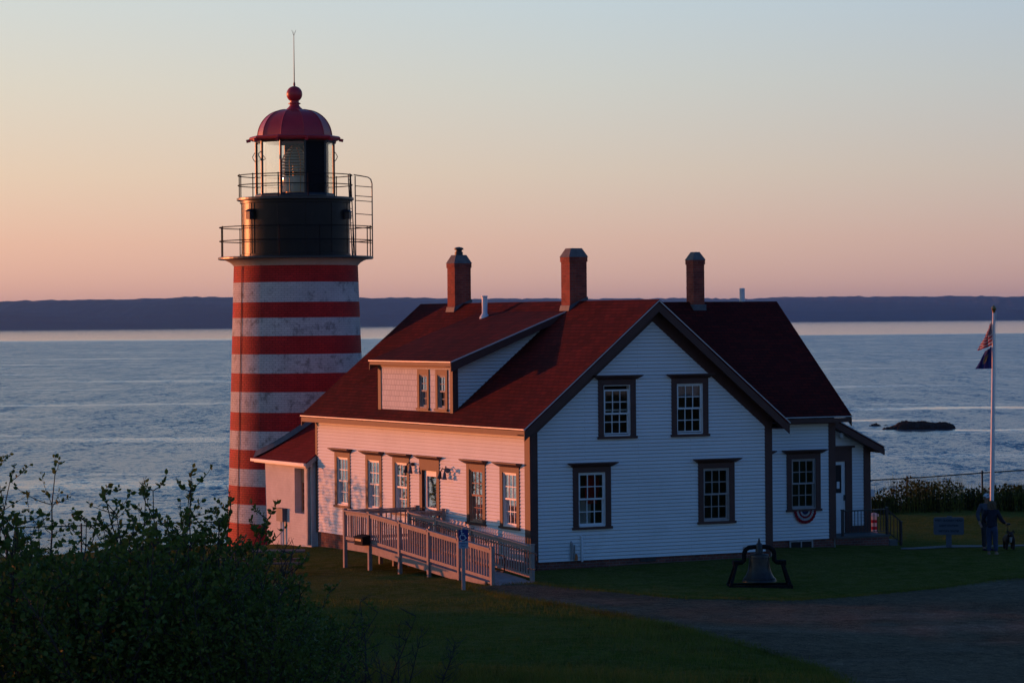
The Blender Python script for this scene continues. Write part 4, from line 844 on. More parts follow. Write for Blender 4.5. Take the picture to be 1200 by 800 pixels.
# ------------------------------------------------------------------ access ramp
ramp = thing('access_ramp', (-1.2, 2.4, gz(-1.2, 2.4)), 'grey wooden wheelchair ramp with picket railings along the house wall', 'ramp')
XO, XI, YE0, YE1 = -2.40, -1.15, -2.45, 5.50; LF = .24; EF = -.27
fz = lambda y: EF+(LF-EF)*(y-YE0)/(YE1-YE0)
mb = MB(); mb.box(XO+.06, .0, 5.50, 7.28, LF-.05, LF); mb.hexa([(XO+.06,YE0,EF-.05),(XI-.06,YE0,EF-.05),(XI-.06,YE1,LF-.05),(XO+.06,YE1,LF-.05),(XO+.06,YE0,EF),(XI-.06,YE0,EF),(XI-.06,YE1,LF),(XO+.06,YE1,LF)])
mb.hexa([(XO+.06,YE0-.5,EF-.14),(XI-.06,YE0-.5,EF-.14),(XI-.06,YE0,EF-.06),(XO+.06,YE0,EF-.06),(XO+.06,YE0-.5,EF-.06),(XI-.06,YE0-.5,EF-.06),(XI-.06,YE0,EF-.004),(XO+.06,YE0,EF-.004)])
mb.build('deck', 'deck_boards', ramp)
def skirt(mb, x, ya, yb, za, zb, h=.22): mb.hexa([(x-.02,ya,za-h),(x+.02,ya,za-h),(x+.02,yb,zb-h),(x-.02,yb,zb-h),(x-.02,ya,za),(x+.02,ya,za),(x+.02,yb,zb),(x-.02,yb,zb)])
mb = MB(); skirt(mb, XO+.03, YE1, 7.3, LF, LF); skirt(mb, XO+.03, YE0+.5, YE1, fz(YE0+.5), LF); skirt(mb, XI-.03, YE0+.5, YE1, fz(YE0+.5), LF); mb.box(XO, 0, 7.27, 7.31, LF-.22, LF); mb.build('skirt_board', 'weathered_wood_grey', ramp)
def post(x, y, z1, z0=None): MB().box(x-.05, x+.05, y-.05, y+.05, gz(x, y)-.1 if z0 is None else z0, z1).box(x-.062, x+.062, y-.062, y+.062, z1, z1+.025).build('post', 'weathered_wood_grey', ramp)
RH = .90
def bay(a, b, za, zb, rh=RH, pick=.15):
    a = Vector((a[0], a[1], za)); b = Vector((b[0], b[1], zb)); mb = MB(); Z = Vector((0,0,1)); d = (b-a); n = max(2, int(d.length/pick))
    mb.beam(a+Z*(rh+.02), b+Z*(rh+.02), .13, .04); mb.beam(a+Z*(rh-.055), b+Z*(rh-.055), .038, .085); mb.beam(a+Z*.12, b+Z*.12, .038, .085)
    s = Vector((-d.y, d.x, 0)).normalized()*.03
    for k in range(1, n):
        p = a+d*(k/n); mb.box(p.x-.018+s.x, p.x+.018+s.x, p.y-.018+s.y, p.y+.018+s.y, p.z+.06, p.z+rh-.01)
    mb.build('railing', 'weathered_wood_grey', ramp)
oy_ = [7.26, 5.50, 3.42, 1.50, -.42, -2.42]; 
FZ = lambda y: LF if y > YE1 else fz(y)
for y in oy_: post(XO, y, FZ(y)+RH+.06)
for y0, y1 in zip(oy_[:-1], oy_[1:]): bay((XO,y0-.05), (XO,y1+.05), FZ(y0), FZ(y1))
iy = [5.45, 3.6, 1.35, -2.30]
for y in iy: post(XI, y, FZ(y)+RH+.06)
for y0, y1 in zip(iy[:-1], iy[1:]): bay((XI,y0-.05), (XI,y1+.05), FZ(y0), FZ(y1))
post(-.10, 5.40, LF+RH+.07); post(-.06, 7.28, LF+RH+.07); post(-1.25, 7.28, LF+RH+.05); post(-1.3, 6.2, LF-.02)
bay((XI+.05,5.42), (-.15,5.40), LF, LF); bay((XO+.05,7.28), (-1.30,7.28), LF, LF); bay((-1.20,7.28), (-.11,7.28), LF, LF)
def handrail(x, ya, yb, sx):
    mb = MB(); z = lambda y: FZ(y)+.78; e = yb-.42
    mb.tube([(x, ya, z(ya)), (x, yb, z(yb)), (x, e, z(yb)-.01), (x, e-.05, z(yb)-.06), (x, e-.02, z(yb)-.40), (x, e+.02, z(yb)-.44), (x, yb+.05, z(yb)-.44)], .022, 8)
    for y in np.linspace(ya-.2, yb+.3, 4): mb.tube([(x, y, z(y)-.0), (x+.03*sx, y, z(y)-.06), (x+.085*sx, y, z(y)-.06)], .012, 5)
    mb.build('handrail', 'dark_metal', ramp, True)
handrail(XO+.12, 5.2, -2.45, -1); handrail(XI-.12, 5.2, -2.35, 1)
# drop box on the railing
box = thing('drop_box', (-2.56, 5.62, .26), 'small black metal box hung on the outer ramp railing', 'mailbox')
MB().box(-2.70, -2.46, 5.34, 5.92, .26, .48).hexa([(-2.74,5.30,.48),(-2.455,5.30,.48),(-2.455,5.96,.48),(-2.74,5.96,.48),(-2.70,5.34,.51),(-2.455,5.34,.56),(-2.455,5.92,.56),(-2.70,5.92,.51)]).build('body', 'matt_black', box)
MB().box(-2.712, -2.70, 5.42, 5.84, .38, .44).build('flap', 'dark_metal', box)

# ------------------------------------------------------------------ lettering
def text_obj(name, body, size, mat, parent, Xf, ext=.002, bold=0):
    cu = bpy.data.curves.new(name, 'FONT'); cu.body = body; cu.size = size; cu.align_x = 'CENTER'; cu.align_y = 'CENTER'; cu.extrude = ext; cu.offset = bold
    o = linkobj(bpy.data.objects.new('tmp_text', cu)); dg = bpy.context.evaluated_depsgraph_get(); me = bpy.data.meshes.new_from_object(o.evaluated_get(dg)); bpy.data.objects.remove(o)
    og = WO[parent.name]; me.transform(Matrix.Translation(-og) @ Xf); me.materials.clear(); me.materials.append(MATS[mat]); me.name = name
    t = linkobj(bpy.data.objects.new(name, me)); t.parent = parent; WO[t.name] = og; return t
def facing(loc, az):
    """x to the right of someone looking at it, y up, z out towards them; az = direction it faces"""
    n = Vector((math.cos(az), math.sin(az), 0)); r = Vector((-n.y, n.x, 0)); M = Matrix((r, Vector((0,0,1)), n)).transposed().to_4x4(); M.translation = Vector(loc); return M
# accessible parking sign
sx, sy = -3.577, -3.097; sg = gz(sx, sy); AZV = math.atan2(CAM.y-sy, CAM.x-sx)
psign = thing('parking_sign', (sx, sy, sg), 'blue accessible parking sign on a grey post at the foot of the ramp', 'sign')
Xs = facing((sx, sy, sg), AZV+R_(4))
MB(Xs).box(-.045, .045, 0, 1.62, -.10, -.01).build('post', 'grey_wood', psign)
def rrect(w_, h, r, n=5):
    P = []
    for cx, cy, a0 in ((w_/2-r, h/2-r, 0), (-w_/2+r, h/2-r, 90), (-w_/2+r, -h/2+r, 180), (w_/2-r, -h/2+r, 270)):
        for k in range(n+1): a = R_(a0+90*k/n); P.append((cx+r*math.cos(a), cy+r*math.sin(a)))
    return P
def plate(X, cx, cy, w_, h, r, d0, d1):
    P = rrect(w_, h, r); mb = MB(X); n = len(P); mb.add([(cx+x, cy+y, d1) for x, y in P]+[(cx+x, cy+y, d0) for x, y in P], [tuple(range(n)), tuple(range(2*n-1, n-1, -1))]+[(i, n+i, n+(i+1) % n, (i+1) % n) for i in range(n)]); return mb
plate(Xs, 0, 1.43, .26, .30, .015, -.008, 0).build('sign_panel', 'sign_blue', psign); plate(Xs, 0, 1.18, .26, .185, .012, -.008, 0).build('sign_panel', 'sign_pale', psign)
mb = MB(Xs)
def stroke(pts, r): 
    pts = [(x, 1.43+y, .004) for x, y in pts]
    for a, b in zip(pts[:-1], pts[1:]): mb.beam(a, b, r*2, .004, upv=(0,0,1))
stroke([(-.045,.085),(-.030,.0),(.03,.0),(.062,-.075),(.09,-.065)], .010); stroke([(-.038,.045),(.02,.045)], .008)
stroke([(-.015+.075*math.cos(R_(a)), -.055+.075*math.sin(R_(a))) for a in range(118, 350, 14)], .009); mb.lathe([(0,.006),(.02,.006),(.02,0)], (-.05, 1.43+.115, 0), 12) if False else mb.add([(-.047+.02*math.cos(R_(a)), 1.545+.02*math.sin(R_(a)), .005) for a in range(0, 360, 30)], [tuple(range(12))])
mb.build('wheelchair_symbol', 'letter_white', psign)
text_obj('lettering', 'PARKING', .055, 'sign_blue', psign, Xs @ Matrix.Translation((0, 1.215, .001)), bold=.001); text_obj('lettering', 'ONLY', .06, 'sign_blue', psign, Xs @ Matrix.Translation((0, 1.145, .001)), bold=.001)
# station signboard
bx, by = 16.16, 3.109; bg_ = gz(bx, by); bsign = thing('signboard', (bx, by, bg_), 'grey wooden signboard with three lines of lettering on the right lawn', 'sign')
Xb = facing((bx, by, bg_), math.atan2(CAM.y-by, CAM.x-bx)); 
MB(Xb).box(-.085, .085, -.05, .42, -.13, -.03).build('post', 'sign_grey', bsign)
plate(Xb, 0, .66, .93, .54, .06, -.03, 0).build('board', 'sign_grey', bsign); plate(Xb, 0, .66, .93, .54, .06, -.045, -.031).build('board_rim', 'grey_wood', bsign)
MB(Xb).lathe([(.0,.0)], (0,0,0), 3) if False else None
plate(Xb, .02, .945, .16, .045, .02, -.025, -.005).build('board_crest', 'sign_grey', bsign)
for s_, y_, z_ in (('WEST QUODDY HEAD', .83, .083), ('LIGHT STATION', .67, .08), ('VISITORS CENTER', .50, .08)): text_obj('lettering', s_, z_, 'letter_dark', bsign, Xb @ Matrix.Translation((0, y_, .001)), bold=.003)

# ------------------------------------------------------------------ bell
bx, by = 3.852, -5.718; bz = gz(bx, by)
bell = thing('fog_bell', (bx, by, bz), 'old bronze bell hanging in a dark iron yoke on the lawn', 'bell')
Xb = facing((bx, by, bz), math.atan2(CAM.y-by, CAM.x-bx)+R_(6))
MB(Xb @ Matrix.Rotation(-math.pi/2, 4, 'X')).lathe([(0,.90),(.10,.90),(.22,.885),(.255,.86),(.265,.82),(.27,.70),(.285,.56),(.31,.44),(.36,.32),(.43,.23),(.455,.19),(.46,.165),(.44,.165),(.38,.26),(.28,.45),(.24,.7),(.2,.85),(0,.87)], (0,0,0), 40).lathe([(.272,.80),(.28,.79),(.272,.78)], (0,0,0), 40).lathe([(.43,.255),(.44,.245),(.437,.235)], (0,0,0), 40).build('bell_body', 'bell_bronze', bell, True)
MB(Xb).tube([(0,.3,0), (0,.14,0)], [.025,.06], 8).build('clapper', 'dark_metal', bell, True)
mb = MB(Xb); mb.tube([(-.62,.66,0),(-.46,.67,0),(-.40,.72,0),(-.40,.90,0),(-.36,1.0,0),(-.27,1.06,0),(-.1,1.075,0),(.1,1.075,0),(.27,1.06,0),(.36,1.0,0),(.40,.90,0),(.40,.72,0),(.46,.67,0),(.62,.66,0)], .062, 8); mb.build('yoke', 'matt_black', bell, True)
MB(Xb).tube([(0,.88,0),(0,1.10,0),(0,1.16,0),(0,1.18,0),(0,1.24,0),(0,1.30,0)], [.10,.10,.075,.045,.03,.018], 10).build('hanger_bolt', 'dark_metal', bell, True)
mb = MB(Xb)
for s_ in (-1, 1):
    mb.box(min(s_*.56, s_*.70), max(s_*.56, s_*.70), .60, .72, -.16, .16)
    mb.beam((s_*.62,.62,.13), (s_*.80,.04,.36), .075, .09); mb.beam((s_*.62,.62,-.13), (s_*.80,.04,-.36), .075, .09); mb.beam((s_*.80,.045,.40), (s_*.80,.045,-.40), .09, .09)
mb.box(-.84, .84, 0, .09, .32, .41); mb.box(-.84, .84, 0, .09, -.41, -.32); mb.build('stand', 'matt_black', bell)

# ------------------------------------------------------------------ porch, bunting, notice and little striped post
porch = thing('porch_steps', (14, 4.6, gz(14, 4.6)), 'brick porch with black metal handrail and steps at the side door', 'porch')
PT = -.06; PX1, PY0, PY1 = 14.90, 4.45, 5.68
MB().box(12.06, PX1-.03, PY0+.03, PY1, -.9, PT-.06).build('brick_base', 'foundation_brick', porch); MB().box(12.06, PX1, PY0, PY1, PT-.06, PT).build('platform', 'concrete', porch)
MB().box(PX1+.002, PX1+.30, PY0+.05, PY1-.1, -.9, -.245).build('step', 'concrete', porch)
mb = MB()
def rl(a, b, n):
    a = Vector(a); b = Vector(b); Z = Vector((0,0,1)); mb.beam(a+Z*.78, b+Z*.78, .045, .035); mb.beam(a+Z*.10, b+Z*.10, .03, .025)
    for k in range(1, n): p = a.lerp(b, k/n); mb.box(p.x-.009, p.x+.009, p.y-.009, p.y+.009, p.z+.1, p.z+.77)
def pst(x, y, z0, z1): mb.box(x-.035, x+.035, y-.035, y+.035, z0, z1); mb.box(x-.045, x+.045, y-.045, y+.045, z1, z1+.03)
ry = PY0+.07; rl((13.15,ry,PT), (14.82,ry,PT), 14); pst(13.18, ry, PT, PT+.80); pst(14.82, ry, PT, PT+.82); pst(15.34, ry, -.6, .30); rl((14.82,ry,PT), (15.34,ry,-.46), 4); mb.build('handrail', 'black_iron', porch)
bun = thing('bunting', (10.92, 3.13, .9), 'half round red white and blue bunting hung below the wing window', 'bunting')
rings = [0, .12, .18, .24, .31, .40]; mb = MB(); cols = [0, 1, 2, 1, 2]
for i in range(5):
    def f(u, v, i=i):
        a = math.pi+math.pi*u; r = rings[i]+(rings[i+1]-rings[i])*v; p = .018*math.cos(u*math.pi*22)*(r/.4)
        return (10.92+r*.98*math.cos(a), 3.13-.03-p, .90+r*math.sin(a)*1.0)
    mb.grid(f, 66, 1, cols[i])
mb.build('pleated_fan', ['flag_navy', 'flag_white', 'flag_red'], bun, True)
no = thing('notice_board', (17.27, 9.0, gz(17.27, 9.0)), 'small white notice on a thin post beyond the porch', 'sign')
MB(facing((17.22,9.0,gz(17.22,9.0)), AZV)).box(-.13, .13, 1.27, 1.50, -.02, .0).build('panel', 'white_metal', no); MB(facing((17.22,9.0,gz(17.22,9.0)), AZV)).box(-.02, .02, 0, 1.4, -.06, -.022).build('post', 'grey_wood', no)
bx, by = site(97.5, 11.74); bz = gz(bx, by)
ms = thing('striped_post', (bx, by, bz), 'short round post with red and white bands behind the porch handrail', 'post')
MB().lathe([(.11,0),(.11,.10),(.11,.24),(.11,.34),(.11,.46),(.11,.56),(.11,.66)], (bx,by,bz), 20, [1,0,1,0,1,0]).lathe([(.11,.66),(.15,.67),(.15,.74),(0,.80)], (bx,by,bz), 20).build('banded_shaft', ['flag_white', 'flag_red'], ms, True)

# ------------------------------------------------------------------ flagpole and flags
fx, fy = site(108, 17.25); fg = gz(fx, fy); FT = 6.86
pole = thing('flagpole', (fx, fy, fg), 'tall white flagpole with two flags on the right lawn', 'flagpole'); lean = RX*.13
P0 = Vector((fx, fy, fg-.1)); P1 = Vector((fx, fy, FT))+lean
pl = MB().tube([P0, P0.lerp(P1, .5), P1], [.075,.062,.045], 12).build('pole', 'white_metal', pole, True); MB().lathe([(.0,-.1),(.05,-.09),(.06,-.02),(.07,.0),(.095,.06),(.07,.13),(.03,.16),(0,.2)], P1+Vector((0,0,.05)), 14).build('finial', 'brass', pole, True)
MB().tube([P0+RX*.10+Vector((0,0,1.2)), P1+RX*.08], .008, 5).build('halyard', 'white_sash', pole)
def flag(name, label, ztop, H, Lf, droop, spread, mats, mfn, seed, nu, nv, tail=0):
    r = random.Random(seed); o = Vector((fx, fy, 0))+lean*((ztop-fg)/(FT-fg))
    t = thing(name, (o.x, o.y, ztop), label, 'flag')
    def f(u, v):
        k = u**.8; fold = math.sin(u*15+v*4.5+seed)*.13*min(1, u*4)+math.sin(u*27+v*4)*.02*u
        x = -.07-spread*(u*(1-.25*u))*(.30+.85*v)-abs(math.sin(u*9+seed))*.05*u; z = ztop-v*H*(1-.12*u)-droop*k*(1-.35*v)-tail*u*v
        p = o+RX*x+FX*(fold-.05); return (p.x, p.y, z)
    MB().grid(f, nu, nv, mfn).build('cloth', mats, t, 'all'); return t
def us(u, v):
    if u < .42 and v < 7/13:
        return 2 if not (int(u*26) % 2 == 0 and int(v*26) % 2 == 0) else 1
    return 0 if int(v*13) % 2 == 0 else 1
flag('national_flag', 'limp red and white striped flag with starry blue corner, upper flag on the pole', 6.62, .95, 1.6, .50, .56, ['flag_red', 'flag_white', 'flag_navy'], us, 2, 60, 26)
def mn(u, v):
    d = ((u-.5)/.17)**2+((v-.5)/.30)**2
    return 2 if d < .25 else (1 if d < 1 and abs(u-.5) > .07 else 0)
flag('state_flag', 'limp blue flag with pale emblem hanging below the striped flag', 5.62, .80, 1.2, .16, .66, ['flag_blue', 'emblem_tan', 'emblem_green'], mn, 5, 48, 30)

# ------------------------------------------------------------------ people and dog
def skin(name, joints, edges, mat, parent, X, sub=2):
    """one continuous surface grown round a jointed skeleton: joints = (x, y, z, rx, ry)"""
    me = bpy.data.meshes.new(name); me.from_pydata([tuple(X @ Vector(j[:3])) for j in joints], edges, []); ob = linkobj(bpy.data.objects.new('tmp_skin', me))
    md = ob.modifiers.new('s', 'SKIN'); sv = me.skin_vertices[0].data
    for i, j in enumerate(joints): sv[i].radius = (j[3], j[4] if len(j) > 4 else j[3]); sv[i].use_root = (i == 0)
    md.use_smooth_shade = True; ms = ob.modifiers.new('u', 'SUBSURF'); ms.levels = ms.render_levels = sub
    dg = bpy.context.evaluated_depsgraph_get(); m2 = bpy.data.meshes.new_from_object(ob.evaluated_get(dg)); bpy.data.objects.remove(ob)
    og = WO[parent.name]; m2.transform(Matrix.Translation(-og)); m2.materials.clear(); m2.materials.append(MATS[mat]); m2.name = name
    m2.polygons.foreach_set('use_smooth', [True]*len(m2.polygons))
    o = linkobj(bpy.data.objects.new(name, m2)); o.parent = parent; WO[o.name] = og; return o
def person(loc, az, label, h, arms, jacket, legs, hair, cap=False, long_hair=False, shoe='shoe_tan', handbag=None):
    x, y = loc; z = gz(x, y); t = thing('person', (x, y, z), label, 'person', None)
    n = Vector((math.cos(az), math.sin(az), 0)); r = Vector((-n.y, n.x, 0)); k = h/1.72
    # local axes: x = the person's left, y = up, z = forward
    X = Matrix((r*k, Vector((0,0,1))*k, n*k)).transposed().to_4x4(); X.translation = Vector((x, y, z))
    J = [(0,.95,0,.095,.07),(0,1.12,0,.085,.06),(0,1.34,-.01,.085,.05),(0,1.47,0,.05,.05),(0,1.53,.015,.052,.055),(0,1.60,.03,.075,.092),(0,1.68,.02,.07,.085)]
    E = [(0,1),(1,2),(2,3),(3,4),(4,5),(5,6)]
    for s, (el, hd) in zip((1, -1), arms):
        b = len(J); J += [(s*.14,1.385,0,.032),(el[0],el[1],el[2],.042),(hd[0],hd[1],hd[2],.028)]; E += [(2,b),(b,b+1),(b+1,b+2)]
        e = Vector(el); d = (Vector(hd)-e).normalized(); J.append(tuple(Vector(hd)+d*.06)+(.034,.018)); E.append((b+2,b+3))
        sd = d.cross(Vector((0,0,1)));  sd = sd.normalized() if sd.length > .1 else Vector((1,0,0))
        for q, (o_, ln) in enumerate(((-.027,.062),(-.009,.075),(.009,.070),(.026,.055))):
            p0 = Vector(hd)+d*.09+sd*o_; c = len(J); J.append(tuple(p0)+(.0095,)); J.append(tuple(p0+d*ln*.6+Vector((0,-.01,.012)))+(.009,)); J.append(tuple(p0+d*ln+Vector((0,-.03,.015)))+(.007,)); E += [(b+3,c),(c,c+1),(c+1,c+2)]
        p0 = Vector(hd)+d*.03+sd*.04; c = len(J); J.append(tuple(p0)+(.011,)); J.append(tuple(p0+d*.045+sd*.015)+(.009,)); E += [(b+2,c),(c,c+1)]
    for s, (kn, ft) in zip((1, -1), legs):
        b = len(J); J += [(s*.08,.84,0,.062),(kn[0],kn[1],kn[2],.058),(ft[0],ft[1]+.09,ft[2]-.02,.042),(ft[0]+s*.015,ft[1]+.035,ft[2]+.13,.038,.028)]; E += [(0,b),(b,b+1),(b+1,b+2),(b+2,b+3)]
    skin('body', J, E, 'skin', t, X)
    # face: nose, eyes, mouth, ears
    mb = MB(X)
    mb.tube([(0,1.625,.105),(0,1.595,.132),(0,1.585,.115)], [.010,.016,.010], 6); mb.tube([(-.085,1.60,.01),(-.098,1.61,.0)], [.028,.02], 6); mb.tube([(.085,1.60,.01),(.098,1.61,.0)], [.028,.02], 6); mb.build('nose_and_ears', 'skin', t, True)
    mb = MB(X); [mb.box(s*.033-.011, s*.033+.011, 1.618, 1.630, .100, .116) for s in (-1, 1)]; mb.box(-.024, .024, 1.548, 1.556, .105, .118); mb.build('eyes_and_mouth', 'hair_brown', t)
    # clothes follow the body
    jj = [(0,.84,0,.185,.15),(0,1.0,0,.175,.145),(0,1.14,0,.165,.137),(0,1.32,-.01,.195,.142),(0,1.455,0,.078,.07)]; je = [(0,1),(1,2),(2,3),(3,4)]
    for s, (el, hd) in zip((1, -1), arms):
        b = len(jj); w_ = Vector(el).lerp(Vector(hd), .93); jj += [(s*.185,1.385,-.01,.082),(el[0],el[1],el[2],.066),(w_.x,w_.y,w_.z,.048)]; je += [(3,b),(b,b+1),(b+1,b+2)]
    skin('jacket', jj, je, jacket, t, X)
    tr = [(0,.91,0,.155,.128),(0,1.04,0,.142,.118)]; te = [(0,1)]
    for s, (kn, ft) in zip((1, -1), legs):
        b = len(tr); tr += [(s*.092,.82,0,.108),(kn[0],kn[1],kn[2],.082),(ft[0],ft[1]+.10,ft[2]-.015,.068)]; te += [(0,b),(b,b+1),(b+1,b+2)]
    skin('trousers', tr, te, 'jeans_blue' if long_hair else 'trousers_dark', t, X)
    for s, (kn, ft) in zip((1, -1), legs):
        MB(X).tube([(ft[0],ft[1]+.04,ft[2]-.075),(ft[0],ft[1]+.045,ft[2]),(ft[0]+s*.012,ft[1]+.038,ft[2]+.10),(ft[0]+s*.015,ft[1]+.030,ft[2]+.185)], [.034,.046,.047,.026], 10).build('shoe', shoe, t, True)
    if long_hair:
        def f(u, v):
            a = u*2*math.pi; th = v*2.35; w_ = .108+.018*math.sin(a*9+v*14)+.014*math.sin(a*17-v*22); fr = math.cos(a-math.pi/2)
            cut = 1 if not (fr > .55 and v > .35) else .62
            y_ = 1.625+.125*math.cos(th)-.10*max(0, v-.6)*(1.6); return (w_*cut*math.sin(min(th, 1.75))*1.12*math.cos(a), y_, -.005+w_*cut*math.sin(min(th, 1.75))*1.1*math.sin(a))
        MB(X).grid(f, 60, 16).build('hair', hair, t, True)
    else:
        MB(X).grid(lambda u, v: ((.083)*math.sin(.35+v*1.35)*math.cos(u*6.283), 1.63+.085*math.cos(.35+v*1.35), .0+(.1)*math.sin(.35+v*1.35)*math.sin(u*6.283)-.012), 24, 6).build('hair', hair, t, True)
    if cap:
        m_ = MB(X).grid(lambda u, v: (.096*math.sin(v*1.5)*math.cos(u*6.283), 1.665+.105*math.cos(v*1.5), .012+.112*math.sin(v*1.5)*math.sin(u*6.283)), 28, 8)
        m_.grid(lambda u, v: ((u-.5)*.16*(1-.25*v), 1.672-.02*v-.05*(u-.5)**2*4*.4, .095+v*.095*(1-.9*(u-.5)**2*1.6)), 8, 3).build('cap', 'cap_white', t, True)
        MB(X).box(-.03, .03, 1.69, 1.72, .108, .118).build('cap_badge', 'flag_navy', t)
    return t, X
# the man half hidden behind, facing the woman and the dog; she stands with her back to the camera
wx, wy = site(89.3, 14.27); mx, my = site(91.3, 14.42)
TOC = math.atan2(CAM.y-wy, CAM.x-wx)
wom, WX_ = person((wx, wy), TOC+math.pi-R_(12), 'curly haired person in navy jacket and jeans, back turned, holding a dark leash handle', 1.60,
    [((.30,1.14,.06),(.24,1.02,.22)), ((-.28,1.12,.10),(-.36,1.0,.34))], 'jacket_navy', [((.10,.48,.02),(.10,0,-.02)), ((-.10,.48,.03),(-.12,0,.03))], 'hair_brown', False, True)
man, MX_ = person((mx, my), TOC+R_(28), 'person in grey jacket and white cap standing half hidden behind the person in jeans', 1.70,
    [((.27,1.12,.03),(.22,.92,.20)), ((-.30,1.12,-.02),(-.28,.90,.10))], 'jacket_grey', [((.10,.48,.02),(.11,0,0)), ((-.09,.48,.02),(-.10,0,.04))], 'hair_brown', True, False, 'jacket_navy')
hand = WX_ @ Vector((-.39, .97, .43))
# dog facing the camera
dx, dy = site(91.6, 15.17); dz = gz(dx, dy); dog = thing('dog', (dx, dy, dz), 'dark brown dog with white chest standing on leash facing the camera', 'dog')
n = Vector((math.cos(TOC+R_(8)), math.sin(TOC+R_(8)), 0)); r = Vector((-n.y, n.x, 0)); DX = Matrix((r, Vector((0,0,1)), n)).transposed().to_4x4(); DX.translation = Vector((dx, dy, dz))
J = [(0,.36,-.28,.135,.135),(0,.36,-.08,.15,.145),(0,.36,.10,.155,.165),(0,.42,.17,.125,.13),(0,.50,.21,.10,.10),(0,.535,.26,.10,.092),(0,.50,.34,.058,.05),(0,.49,.40,.045,.038)]
E = [(0,1),(1,2),(2,3),(3,4),(4,5),(5,6),(6,7)]
for s in (-1, 1):
    b = len(J); J += [(s*.10,.28,.12,.068),(s*.105,.17,.10,.050),(s*.105,.07,.12,.040),(s*.105,.03,.145,.044,.03)]; E += [(2,b),(b,b+1),(b+1,b+2),(b+2,b+3)]
    b = len(J); J += [(s*.11,.32,-.28,.10),(s*.115,.21,-.22,.062),(s*.115,.16,-.33,.04),(s*.115,.06,-.31,.036),(s*.115,.03,-.28,.042,.03)]; E += [(0,b),(b,b+1),(b+1,b+2),(b+2,b+3),(b+3,b+4)]
b = len(J); J += [(0,.45,-.42,.03),(0,.36,-.52,.03),(0,.30,-.56,.02)]; E += [(0,b),(b,b+1),(b+1,b+2)]
skin('body', J, E, 'dog_coat', dog, DX)
mb = MB(DX)
for s in (-1, 1): mb.hexa([(s*.045,.60,.22),(s*.095,.585,.22),(s*.095,.585,.26),(s*.045,.605,.27),(s*.085,.635,.20),(s*.11,.62,.20),(s*.13,.55,.25),(s*.11,.535,.27)])
mb.build('ear', 'dog_coat', dog); mb = MB(DX); mb.tube([(0,.50,.43),(0,.505,.445)], [.016,.010], 8); [mb.tube([(s*.04,.555,.335),(s*.041,.555,.347)], [.011,.006], 6) for s in (-1, 1)]; mb.build('nose_and_eyes', 'black_iron', dog)
MB(DX).grid(lambda u, v: ((u-.5)*(.085-.03*v), .43-.17*v, .315-.05*v-.10*(u-.5)**2), 8, 8).build('chest_patch', 'flag_white', dog, True)
neck = DX @ Vector((0, .53, .20))
ls = thing('leash', tuple(hand), 'thin dark leash hanging in a curve from hand to dog', 'leash'); pts = []
for t in np.linspace(0, 1, 14): p = hand.lerp(neck, t); p.z -= .16*math.sin(math.pi*t); pts.append(p)
MB().tube(pts, .007, 5).build('cord', 'black_iron', ls, True); MB().tube([hand+RX*-.04, hand+RX*.10], .028, 8).build('handle', 'black_iron', ls, True)

# ------------------------------------------------------------------ fence along the bank
FL = np.arange(-13.6-2.86*5, 30, 2.86); FD = 114.0
def fpos(l): x, y = site(FD, l); return x, y, float(np.interp(l, [-30, -15.5, -10.9, 0, 13.64, 15.2, 18.06, 19.5, 31], [-1.2, -.95, -.86, -.2, .499, .567, .754, .839, 1.3]))
p = fpos(-13.6); fence = thing('chain_link_fence', (p[0], p[1], gz(p[0], p[1])), 'chain link fence along the grassy bank above the sea', 'fence')
MB().tube([fpos(l) for l in np.arange(-30, 31, 1.0)], .026, 6).build('top_rail', 'fence_green', fence, True)
for l in FL:
    x, y, z = fpos(l); MB().tube([(x, y, z-1.5), (x, y, z+.05)], .034, 8).lathe([(.04,.04),(.03,.09),(0,.1)], (x, y, z), 8).build('post', 'fence_green', fence)
mb = MB(); H = 1.2
for l in np.arange(-28, 29, .075):
    for s in (-1, 1):
        a = fpos(l); b = fpos(l+s*H*.7); e = RX*.0022
        A = Vector(a)-Vector((0,0,H)); B = Vector(b)-Vector((0,0,.02)); mb.quad(A-e, A+e, B+e, B-e)
mb.build('wire_mesh', 'fence_green', fence, False, False)

# ------------------------------------------------------------------ picnic table
px_, py_ = site(86.0, -7.25); pz = gz(px_, py_)
pic = thing('picnic_table', (px_, py_, pz), 'dark weathered picnic table half hidden behind the shrubs by the workroom', 'picnic table')
Xp = Matrix.Translation((px_, py_, pz)) @ Matrix.Rotation(-YAW+R_(2), 4, 'Z')
mb = MB(Xp); [mb.box(-1.25, 1.25, -.37+.15*k, -.235+.15*k, .72, .76) for k in range(5)]; mb.build('tabletop', 'weathered_wood', pic)
for s in (-1, 1): 
    mb = MB(Xp); [mb.box(-1.25, 1.25, s*.75-.14+.145*k, s*.75-.005+.145*k, .42, .46) for k in range(2)]; mb.build('bench', 'weathered_wood', pic)
for s in (-.85, .85):
    mb = MB(Xp); mb.beam((s,-.30,.72),(s,-.72,-.05),.04,.09); mb.beam((s,.30,.72),(s,.72,-.05),.04,.09); mb.beam((s+.042,-.88,.38),(s+.042,.88,.38),.04,.09); mb.beam((s+.042,-.36,.68),(s+.042,.36,.68),.04,.07); mb.build('leg_frame', 'weathered_wood', pic)

